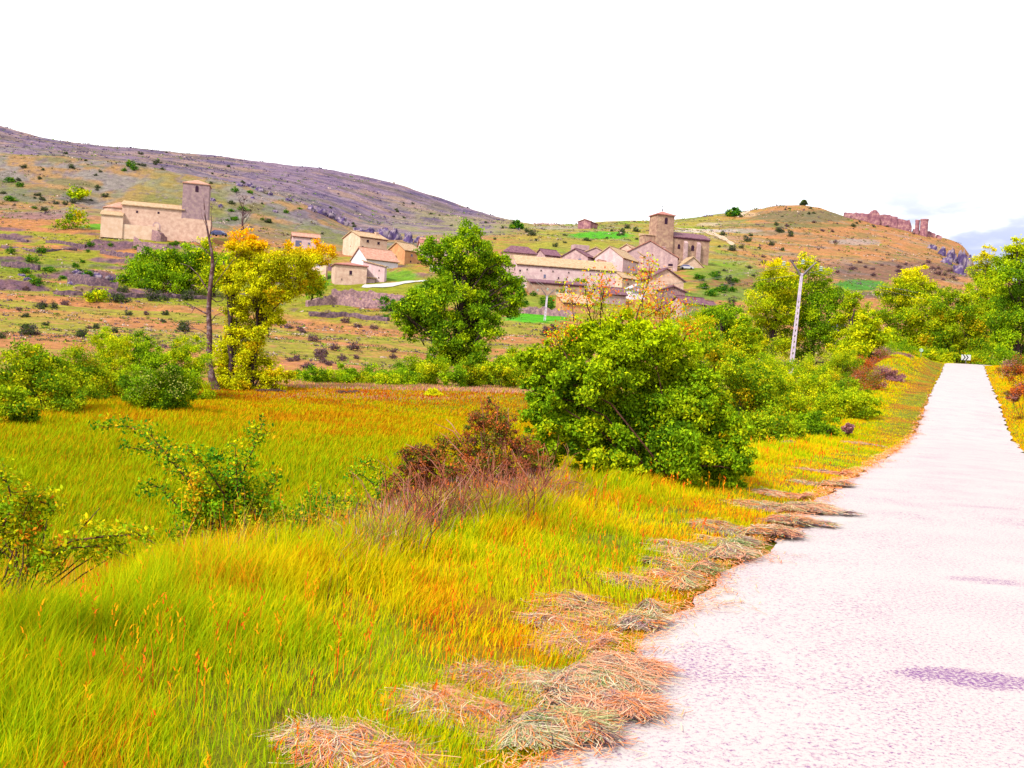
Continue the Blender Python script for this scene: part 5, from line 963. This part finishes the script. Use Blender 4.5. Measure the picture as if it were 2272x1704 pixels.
sow('d', 'small dark shrub dotted on the orange slope above the left thicket', 'dark shrubs above the left thicket', [(0, 645, 420, 690, 10), (0, 690, 440, 765, 15)], (14, 32))
sow('p', 'purplish thorn shrub on the orange slope left of the dead tree', 'purple shrubs left of the dead tree', [(0, 640, 440, 760, 12)], (12, 30))
sow('g', 'green shrub on the lower left terraces', 'green shrubs on the left terraces', [(20, 560, 260, 640, 16), (180, 540, 470, 562, 8)], (12, 26))
sow('d', 'dark shrub on the slope above the left church', 'dark shrubs above the left church', [(0, 370, 260, 470, 24), (180, 355, 360, 400, 9), (450, 400, 620, 500, 7)], (8, 20))
sow('g', 'bright green shrub on the slope around the left church', 'green shrubs around the left church', [(0, 395, 200, 470, 7), (500, 420, 700, 500, 10), (270, 365, 310, 380, 3)], (10, 24))
sow('d', 'dark dot like shrub high on the mauve hill', 'shrubs on the mauve hill', [(60, 310, 700, 420, 7), (700, 420, 1080, 520, 17)], (6, 15))
sow('d', 'dark round shrub on the green slope above the long barn', 'shrubs above the long barn', [(1090, 505, 1440, 548, 19)], (9, 22))
sow('d', 'dark shrub on the slope right of the right church', 'shrubs right of the right church', [(1580, 500, 1760, 560, 14), (1540, 585, 1760, 690, 22)], (10, 24))
sow('g', 'green shrub on the bank right of the beige gabled house', 'green shrubs right of the beige gabled house', [(1535, 610, 1640, 660, 10)], (18, 36))
sow('p', 'small shrub dotted on the orange castle hill', 'shrubs on the castle hill', [(1640, 480, 2080, 560, 16)], (6, 15))
sow('p', 'dark purple shrub in the scrub belt at the foot of the castle hill', 'scrub belt below the castle', [(1840, 580, 2140, 625, 30), (1600, 560, 1850, 600, 9)], (10, 22))
sow('d', 'dark shrub along the skyline knoll left of the castle', 'shrubs on the skyline knoll', [(1720, 460, 1870, 480, 7), (1690, 478, 1990, 505, 9)], (7, 14))
sow('g', 'green shrub on the slope between long barn and orange meadow', 'green shrubs below the long barn', [(1150, 640, 1250, 690, 9), (800, 655, 920, 715, 7)], (14, 28))
for px, py, r, lab in ((215, 654, 20, 'bright yellow green round bush on the left terraces'), (172, 428, 18, 'bright green round bush high on the slope left of the church'), (160, 488, 26, 'wide olive bush directly left of the left church'), (1146, 498, 12, 'lone dark tree on the saddle of the skyline'), (1628, 471, 12, 'dark tree on the skyline right of the right church'), (1783, 451, 6, 'tiny tree on the hilltop knoll'), (858, 672, 16, 'dark round bush on the bank right of the retaining walls'), (1385, 620, 18, 'autumn coloured small tree between long barn and white shelter'), (1222, 735, 14, 'dark bush under the distant pole'), (1300, 628, 22, 'bright green small tree in front of the long barn'), (1236, 640, 18, 'small orchard tree below the barn lean-to, left one'), (1262, 640, 16, 'small orchard tree below the barn lean-to, right one')):
    q = hit(px, py+r*.8, 590.); tree('round_bush' if r > 13 else 'lone_tree', lab, 'tree' if 'tree' in lab else 'bush', (px, py+r*.8), q.y, [(px, py, r*.8), (px-r*.6, py+r*.3, r*.6), (px+r*.6, py+r*.3, r*.6)], .0012*q.y+.03, 700, {'bright': GY, 'wide o': OL, 'lone d': LG_, 'dark t': LG_, 'tiny t': DK, 'dark r': LG_, 'autumn': OL, 'dark b': PU, 'small ': OL}[lab[:6]], tr=.12, seed=px)

# low scrub, thistles and stones that roughen the slopes: too many to count
rg = np.random.default_rng(606); n = 60000
u = rg.uniform(-.58, .58, n); D_ = np.exp(rg.uniform(math.log(100), math.log(600), n)); x = u*D_; y = D_; z = terrain(x, y); px, py = proj(x, y, z)
dn = fbm(x/14, y/8, 81); keep = rg.random(n) < np.clip((dn-.38)*3.2, .06, 1)*np.where(y > 380, .8, .75)
bld = ((px > 640) & (px < 1010) & (py > 500) & (py < 650)) | ((px > 1090) & (px < 1600) & (py > 535) & (py < 715)) | ((px > 200) & (px < 450) & (py > 380) & (py < 520))
inr = sdist(x, y) < 9
keep &= ~bld & ~inr; x, y, z, px = x[keep], y[keep], z[keep], px[keep]; n = len(x)
kind_ = rg.random(n); base_c = np.where((kind_ < .40)[:, None], S(120, 110, 70, 1.8), np.where((kind_ < .62)[:, None], S(110, 88, 105, 1.7), np.where((kind_ < .82)[:, None], S(120, 150, 50, 1.8), S(215, 190, 175, 1.6))))
far = (y > 400) & (px < 1150); base_c = np.where(far[:, None] & (kind_ < .6)[:, None], S(108, 92, 126, 1.6), base_c)
m_ = 7; sz = (.16+.30*rg.random(n)**2)*(y/300)**.75*1.35; c = np.repeat(np.stack([x, y, z], 1), m_, 0)+rg.normal(size=(n*m_, 3))*np.repeat(sz, m_)[:, None]*np.array([.9, .9, .28]); c[:, 2] = np.maximum(c[:, 2], np.repeat(z, m_))+np.repeat(sz, m_)*.15
V, Fq = leaf_arrays(c, np.array([0, -.3, .6]), np.repeat(sz, m_)*.5, rg, .7)
cc = np.repeat(base_c, m_, 0)*(.75+.5*rg.random((n*m_, 1)))
tag(link('hillside_scrub', mesh_np('hillside_scrub', V, Fq, M_leaf, np.repeat(cc, 4, 0))), 'fine low scrub and thistles roughening the dry slopes and hills', 'scrub', kind='stuff')
# ------------------------------------------------------------------ grass
def blades(B, h, w_, col, tipcol, rg, lean=.35, ldir=None, seg=2):
    """B (n,3) feet; ribbons with a bend; colours per blade"""
    n = len(B); ph = rg.random(n)*2*np.pi; d = np.stack([np.cos(ph), np.sin(ph), 0*ph], 1)
    la = rg.random(n)*2*np.pi if ldir is None else ldir+rg.normal(size=n)*1.25; l = np.stack([np.cos(la), np.sin(la), 0*la], 1)
    bend = (lean*(.3+rg.random(n))*h)[:, None]; h = h[:, None]; w_ = w_[:, None]; up_ = np.array([0, 0, 1.])
    p1 = B + up_*h*.55 + l*bend*.30; p2 = B + up_*h*(1-.25*(bend/h)**1) + l*bend
    V = np.stack([B-d*w_, B+d*w_, p1-d*w_*.75, p1+d*w_*.75, p2], 1).reshape(-1, 3)
    i = np.arange(n)[:, None]*5; Q = np.concatenate([i, i+1, i+3, i+2], 1); Tt = np.concatenate([i+2, i+3, i+4], 1)
    m_ = (col+tipcol)/2; Cc = np.stack([col, col, m_, m_, tipcol], 1).reshape(-1, 3)
    return V, Q, Tt, Cc
def build_grass(name, parts, mat=M_grass):
    V, Q, Tt, Cc = [], [], [], []; k = 0
    for v, q, t, c in parts:
        V.append(v); Q.append(q+k); Tt.append(t+k); Cc.append(c); k += len(v)
    return link(name, mesh_np(name, np.concatenate(V), [np.concatenate(Q), np.concatenate(Tt)], mat, np.concatenate(Cc)))
def visible(x, y, z, m=120):
    px, py = proj(x, y, z); return (px > -m) & (px < 2272+m) & (py < 1704+220)
def scatter(y0, y1, s0, s1, dens, rg, ymin=True):
    """uniform in area between offsets s0..s1 left of the road edge"""
    n = rg.poisson((y1-y0)*(s1-s0)/CT/CT*dens); y = y0+(y1-y0)*rg.random(n); s = s0+(s1-s0)*rg.random(n)
    x = xl(y)+road_shift(y) - s/CT; return x, y, s
gk = 2.15
cG = np.array(S(165, 190, 10, gk)); cG2 = np.array(S(120, 165, 5, gk)); cYl = np.array(S(222, 195, 10, gk)); cOr = np.array(S(238, 150, 20, gk)); cRd = np.array(S(222, 95, 25, gk)); cTan = np.array(S(225, 170, 110, gk)); cDk = np.array(S(105, 125, 5, gk))
rg = np.random.default_rng(1)
parts = []; ye = np.concatenate([[1.6], np.exp(np.arange(math.log(2.2), math.log(62), .12)), [75, 90, 112]])
def verge_cols(x, y, s, rg):
    n = len(x); a = fbm(x*.75, y*.5, 51); b = fbm(x*2.6, y*1.6, 52); e = rg.random(n)
    c = np.where((e < .55)[:, None], cG, np.where((e < .70)[:, None], cG2, cYl))
    yl = sst(a+(.4-s*.05)*.25, .48, .68); c = mixc(c, cYl, yl*(rg.random(n) < .75)*.9*(1-.45*sst(s, 2, 4)))
    orp = sst(b+(rg.random(n)-.5)*.22, .52, .66)*sst(a, .30, .5)*(1-.6*sst(s, 2.6, 4.5))+.4*(1-sst(s, .05, .4)); c = mixc(c, cOr, (rg.random(n) < orp*.42)*.95)
    c = mixc(c, cRd, (rg.random(n) < orp*.16+.02)*1.0)
    dk = sst(fbm(x*1.1+7, y*.8, 53), .55, .7); c = mixc(c, cG2, dk*.35*(c[:, 0] < cOr[0]*.98)); return c
for y0, y1 in zip(ye, ye[1:]):
    D_ = (y0+y1)/2; dens = 8000*min(1, (4.2/D_))**1.55; w0 = .0021*max(1, D_/4.2)**.78
    x, y, s = scatter(y0, y1, .02, 11 if D_ < 60 else 7, dens, rg)
    # tufts: thin out between them
    tuft = fbm(x*2.2, y*2.2, 61); keep = rg.random(len(x)) < .35+1.1*sst(tuft, .35, .6); x, y, s = x[keep], y[keep], s[keep]
    z = terrain(x, y); v = visible(x, y, z+.3); x, y, s, z = x[v], y[v], s[v], z[v]; tuft = tuft[keep][v]
    if len(x) == 0: continue
    tall = sst(s, .9, 2.6)*(.55+.9*sst(tuft, .3, .65))*(.55+.9*fbm(x*.5, y*.5, 62))
    h = (.05+.06*rg.random(len(x))+.23*tall*(.5+.7*rg.random(len(x)))*(1-.35*sst(s, 3.5, 6.5)))*(1-.3*sst(y, 9.5, 12))*(1-.35*sst(y, 30, 60)); w_ = w0*(.6+.8*rg.random(len(x)))
    c = verge_cols(x, y, s, rg); tip = mixc(c, cYl, .35*rg.random(len(x)))
    parts.append(blades(np.stack([x, y, z-.02], 1), h, w_, c*(.85+.3*rg.random((len(x), 1))), tip, rg, .42, ldir=2.6+2.5*fbm(x*1.1, y*1.1, 63)*3))
g = build_grass('verge_grass', parts); tag(g, kind='stuff'); tag(g, 'long yellow green roadside grass with orange patches, left of the pale road', 'grass')
# taller stems with orange-red seed heads among the verge grass
parts = []
for y0, y1, dn in ((2.4, 5, 42), (5, 9, 26), (9, 16, 12), (16, 30, 5)):
    x, y, s = scatter(y0, y1, .5, 9, dn, rg); k_ = rg.random(len(x)) < .25+1.4*sst(fbm(x*.9, y*.6, 55), .48, .65); x, y, s = x[k_], y[k_], s[k_]; z = terrain(x, y); v = visible(x, y, z); x, y, s, z = x[v], y[v], s[v], z[v]; n = len(x)
    h = (.16+.25*rg.random(n))*(.5+.6*sst(s, .5, 3)); lx = rg.normal(size=n)*.05; ly = rg.normal(size=n)*.05
    c = np.where((rg.random(n) < .5)[:, None], cRd, cOr)
    parts.append(blades(np.stack([x, y, z], 1), h, np.full(n, .0018*max(1, y0/4)), c, c, rg, .2))
    for j in range(5):
        f = np.stack([x, y, z+h*(.70+.07*j)], 1)+rg.normal(size=(n, 3))*.006; parts.append(blades(f, np.full(n, .03), np.full(n, .0035*max(1, y0/5)), c, c, rg, .9))
g = build_grass('sorrel_stalks', parts, M_straw); tag(g, 'rusty orange seed heads sprinkled through the roadside grass', 'wild plants', kind='stuff')
# right-hand verge
parts = []
for y0, y1 in ((14, 22), (22, 32), (32, 45), (45, 60), (60, 80), (80, 112)):
    D_ = (y0+y1)/2; x, y, s = scatter(y0, y1, -RW-7, -RW-.03, 700*(14/D_)**1.4, rg); z = terrain(x, y); v = visible(x, y, z); x, y, s, z = x[v], y[v], s[v], z[v]; n = len(x)
    if n == 0: continue
    c = verge_cols(x, y, -s-RW, rg); c = mixc(c, cOr, (rg.random(n) < .35)*.8)
    parts.append(blades(np.stack([x, y, z-.02], 1), (.08+.22*rg.random(n))*(.4+sst(-s-RW, .2, 2)), .0026*(D_/4.2)**.85*(.6+.8*rg.random(n)), c, mixc(c, cYl, .3), rg, .5))
g = build_grass('far_verge_grass', parts); tag(g, 'short orange and green grass on the far right of the road', 'grass', kind='stuff')
# the field
parts = []; fe = np.exp(np.linspace(math.log(10), math.log(60.5), 14))
for y0, y1 in zip(fe, fe[1:]):
    D_ = (y0+y1)/2; wdt = D_*1.25; x, y, s = scatter(y0, y1, 5.8, min(wdt, 75), 520*(14/D_)**1.25, rg); z = terrain(x, y); v = visible(x, y, z+.3, 60); x, y, s, z = x[v], y[v], s[v], z[v]; n = len(x)
    if n == 0: continue
    a = fbm(x*.16, y*.30, 71); b = fbm(x*.5, y*1.1, 72); e = rg.random(n)
    near = 1-sst(y+6*(a-.5)*2, 26, 42)
    c = np.where((e < .45+.3*near)[:, None], cG, cYl*.85+cOr*.1); c = mixc(c, cG2, near*.45*(rg.random(n) < .6))
    c = mixc(c, cOr*.85, (rg.random(n) < (.20+.6*sst(b, .46, .6))*(1-.8*near))*.8); c = mixc(c, cRd*.8, (rg.random(n) < (.40*sst(a*.5+b*.5, .52, .62)*(1-near)))*.7+(rg.random(n) < .45*sst(y, 50, 58))*.8)
    parts.append(blades(np.stack([x, y, z-.02], 1), (.16+.22*rg.random(n))*(.8+.4*a)*(1-.5*sst(y, 44, 56)), .0028*(D_/4.2)**.85*(.6+.8*rg.random(n)), c*.74, mixc(c, cYl, .2)*.78, rg, .45, ldir=.3))
g = build_grass('field_grass', parts); tag(g, 'soft green and rust coloured grass covering the field left of the verge', 'grass', kind='stuff')
# dry straw stalks: purplish under the rusty bush, orange at the left edge
def stalks(name, label, spots, pal, hr, w_, seed, lean=.25):
    rg = np.random.default_rng(seed); pr = []
    for px, py, rx, ry_, n in spots:
        q = hit(px, py); k = q.y/F; x = q.x+rg.normal(size=n)*rx*k*.5; y = q.y+rg.normal(size=n)*ry_*.5; z = terrain(x, y); c = palette(n, pal, rg)
        h = hr[0]+(hr[1]-hr[0])*rg.random(n)
        pr.append(blades(np.stack([x, y, z], 1), h, np.full(n, w_)*(.6+.8*rg.random(n)), c, c*1.1, rg, lean, ldir=None))
        m_ = rg.random(n) < .25; f = np.stack([x, y, z+h*.85], 1)[m_]; 
        if len(f): pr.append(blades(f, h[m_]*.16, np.full(len(f), w_*1.5), c[m_], c[m_], rg, .3))
    return tag(build_grass(name, pr, M_straw), label, 'dry grass', kind='stuff')
PD = [(S(185, 115, 85, 1.9), 3), (S(140, 90, 95, 1.7), 3), (S(225, 125, 60, 2.0), 2.5), (S(205, 165, 155, 1.7), 1.5), (S(100, 70, 80, 1.4), 2)]
stalks('dry_stalks', 'purplish brown dry stalks standing below and left of the rusty bush', [(950, 1165, 110, .9, 1300), (1040, 1150, 120, .8, 1400), (1130, 1130, 110, .8, 1100), (890, 1195, 80, .8, 900), (870, 1225, 70, .7, 500), (1220, 1112, 90, .6, 500), (820, 1240, 60, .7, 400)], PD, (.12, .45), .0019, 31, .8)
PO = [(S(245, 140, 30, 2.1), 4), (S(240, 100, 30, 2.), 2), (S(235, 190, 50, 2.), 3), (S(200, 160, 110, 1.4), 1)]
stalks('orange_stalks', 'tall orange dry stalks at the left edge of the foreground', [(40, 1370, 60, .5, 130), (100, 1360, 60, .6, 110), (170, 1350, 70, .7, 110), (240, 1330, 80, .8, 90), (20, 1340, 40, .5, 60), (330, 1300, 80, .9, 40)], PO, (.3, .95), .0017, 32, .3)
stalks('orange_stalks', 'orange brown stalks around the thorny briar left of centre', [(640, 1240, 90, .9, 160), (560, 1270, 90, .8, 120), (740, 1230, 90, .9, 170), (470, 1290, 80, .8, 70), (690, 1200, 90, .9, 90)], PO[:2]+PD[:2]+PO[2:3], (.2, .65), .0018, 33, .3)
stalks('pale_stems', 'few tall thin yellow stems rising in front of the field', [(150, 1300, 120, .9, 22), (230, 1290, 60, .8, 14), (690, 1230, 60, .8, 7), (330, 1260, 60, .8, 5), (620, 1230, 50, .6, 5)], [(S(235, 215, 60, 1.4), 1)], (.7, 1.3), .0016, 34, .22)
# pinkish dry grass band behind the field
rg = np.random.default_rng(66); n = 26000; y = rg.uniform(60, 72, n); x = rg.uniform(-20, 4, n); z = terrain(x, y); c = palette(n, [(S(225, 150, 110, 1.9), 3), (S(200, 150, 150, 1.8), 2), (S(205, 185, 60, 1.9), 1.5), (S(150, 165, 30, 1.8), 1)], rg)
g = build_grass('dry_grass_band', [blades(np.stack([x, y, z], 1), .10+.22*rg.random(n), .02+.02*rg.random(n), c, c, rg, .5)]); tag(g, 'pinkish dry grass strip between the far field edge and the hedge', 'dry grass', kind='stuff')
# ---- heaps of mown grass along the road edge
PM = [(S(235, 165, 130, 1.9), 4), (S(245, 230, 195, 1.4), 2.4), (S(200, 200, 140, 1.7), 2.5), (S(170, 135, 140, 1.5), 1.6), (S(245, 140, 60, 1.8), 2.4), (S(140, 165, 100, 1.6), 1), (S(90, 60, 80), .8)]
def heap(label, px, py, wx, hm, n, ang, seed, pal=PM):
    n = int(n*2.0); rg = np.random.default_rng(seed); q = hit(px, py); k = q.y/F; a_ = wx*k/2; b_ = a_*.75; q.z = T(q.x, q.y); ca, sa = math.cos(R(ang)), math.sin(R(ang))
    nl = 11; lc = (rg.random((nl, 2))-.5)*np.array([1.9, 1.6])*np.array([a_, b_]); lc = np.stack([lc[:, 0]*ca-lc[:, 1]*sa, lc[:, 0]*sa+lc[:, 1]*ca], 1); lr = a_*(.14+.22*rg.random(nl)); lh = hm*(.14+.28*rg.random(nl)); ld = R(ang-30)+rg.normal(size=nl)*.8
    lo = rg.choice(nl, n, p=lr**2/np.sum(lr**2)); g = rg.normal(size=(n, 2))*.62; x = lc[lo, 0]+g[:, 0]*lr[lo]; y = lc[lo, 1]+g[:, 1]*lr[lo]; lay = rg.random(n)
    def surf(x, y):
        h = 0
        for c_, r_, hh_ in zip(lc, lr, lh): h = np.maximum(h, hh_*np.exp(-((x-c_[0])**2+(y-c_[1])**2)/(r_*r_)*.9))
        gz = np.maximum(terrain(x+q.x, y+q.y), np.where(sdist(x+q.x, y+q.y) < .2, zroad(y+q.y)+.05, -9)) - q.z
        return gz, h*(.45+1.1*fbm(x*9+seed, y*9, 5))
    da = ld[lo]+rg.normal(size=n)*.45+(rg.random(n) < .25)*rg.normal(size=n)*1.5; L_ = .08+.28*rg.random(n)**1.3; cur = rg.normal(size=n)*1.1; lift = rg.normal(size=n)*.012+(rg.random(n) < .06)*.03*rg.random(n)
    w_ = (.0008+.0010*rg.random(n))*max(1, q.y/4.2)**.8; V = []
    K = 5
    for f in np.linspace(-.5, .5, K):
        aa = da+cur*f; cx_ = x+np.cos(aa)*L_*f; cy_ = y+np.sin(aa)*L_*f; gz, h = surf(cx_, cy_); cz = gz+.008+h*(.35+.65*lay)+np.abs(lift)*(1-.5*abs(f)); nx_ = -np.sin(aa)*w_; ny_ = np.cos(aa)*w_; nz_ = w_*rg.normal(size=n)*.25
        V += [np.stack([cx_-nx_, cy_-ny_, cz-nz_], 1), np.stack([cx_+nx_, cy_+ny_, cz+nz_], 1)]
    V = np.stack(V, 1).reshape(-1, 3); i = np.arange(n)[:, None]*2*K; Qd = np.concatenate([np.concatenate([i+2*j, i+2*j+1, i+2*j+3, i+2*j+2], 1) for j in range(K-1)])
    cc = palette(n, pal, rg, rg.integers(0, 40, n)*0+lo*3+rg.integers(0, 3, n), .3)
    return tag(link('mown_grass_heap', mesh_np('mown_grass_heap', V, Qd, M_straw, np.repeat(cc, 2*K, 0)), None, q), label, 'heap of mown grass', 'mown grass heaps along the road edge')
PK = [PM[0], PM[4], PM[1], PM[3]]; PGn = [PM[2], PM[5], PM[1], PM[3], PM[0]]
for i, (lab, px, py, wx, hm, n, an, pal) in enumerate([
 ('broad pale straw heap reaching onto the road, lower centre', 1240, 1535, 400, .13, 6500, -12, PM), ('pinkish straw heap left of the broad pale heap', 1010, 1575, 240, .10, 2800, -14, PK),
 ('brown straw heap at the bottom edge right of centre', 1200, 1645, 300, .09, 3000, -8, PM), ('pinkish straw heap at the bottom edge of the photo', 800, 1665, 320, .10, 3200, -8, PK),
 ('small pink straw patch above the broad pale heap', 1300, 1435, 200, .06, 1800, -5, PK), ('orange straw patch by the white grit above the broad heap', 1400, 1500, 130, .05, 900, -10, PK),
 ('mixed straw heap in the middle of the verge row', 1345, 1360, 260, .10, 3600, -8, PM), ('straw heap just above the middle one', 1440, 1290, 240, .10, 3200, -12, PK[:2]+PM),
 ('grey green hay heap, roundest of the row', 1545, 1228, 250, .15, 4200, -14, PGn), ('purplish straw heap behind the grey green one', 1640, 1180, 230, .12, 3200, -12, PM[3:4]+PM),
 ('flat straw spilling onto the road, upper row', 1760, 1165, 180, .06, 1700, -6, PM), ('long straw strip reaching furthest onto the road', 1795, 1138, 210, .08, 2000, -10, PGn),
 ('small straw heap near the road, upper end of the row', 1830, 1080, 130, .10, 1500, -14, PM), ('thin orange straw tuft at the upper end of the row', 1830, 1050, 110, .08, 1100, -12, PK),
 ('thin flat straw between the broad heap and the road edge', 1345, 1590, 200, .05, 1300, -8, PK),
 ('flat wisp linking the small pink patch and middle heap', 1365, 1395, 150, .05, 1000, -10, PM), ('short straw wisp below the grey green hay heap', 1500, 1262, 150, .06, 1200, -12, PM),
 ('ragged wisp left of the middle heap', 1245, 1385, 160, .05, 900, -6, PK), ('flat wisp between purplish and grey green heaps', 1590, 1205, 150, .06, 1200, -12, PGn),
 ('ragged wisp above the purplish heap', 1700, 1128, 150, .07, 1200, -12, PM), ('flat straw behind the long strip on the road', 1730, 1100, 130, .07, 1100, -10, PK),
 ('last small straw wisp beside the road before the bend of the verge', 1905, 985, 110, .06, 800, -10, PM)]):
    heap(lab, px, py, wx*.8, hm*.8, int(n*.72), an, 300+i, pal)
# litter of dry bits along the edge of the asphalt
rg = np.random.default_rng(88); y = np.exp(rg.uniform(math.log(2.6), math.log(60), 9000)); n = len(y); j = (fbm(y*1.7, y*0+3, 91)-.45)*1.3; s = rg.normal(size=n)*.09+.05-np.abs(rg.normal(size=n))*.18*np.clip(j*3, 0, 1)
x = xl(y)-s/CT; z = np.maximum(terrain(x, y), np.where(s < .25, zroad(y)+.03, -9))+.012; a = rg.random(n)*6.28; L_ = (.03+.07*rg.random(n))*np.maximum(1, y/8)**.5; w_ = .0018*np.maximum(1, y/5)**.8; d = np.stack([np.cos(a), np.sin(a), rg.random(n)*.25], 1)*L_[:, None]; pp = np.stack([-np.sin(a), np.cos(a), 0*a], 1)*w_[:, None]; c0 = np.stack([x, y, z], 1)
V = np.stack([c0-d/2-pp, c0-d/2+pp, c0+d/2+pp, c0+d/2-pp], 1).reshape(-1, 3); V[:, 2] = np.maximum(V[:, 2], np.repeat(z, 4)-.006)
tag(link('dry_litter', mesh_np('dry_litter', V, np.arange(4*n).reshape(n, 4), M_straw, np.repeat(palette(n, [(S(245, 150, 90, 2.2), 4), (S(235, 185, 150, 2.2), 3), (S(215, 110, 60, 1.8), 1.5)], rg), 4, 0))), 'orange dry bits littering the ragged left edge of the road', 'litter', kind='stuff')
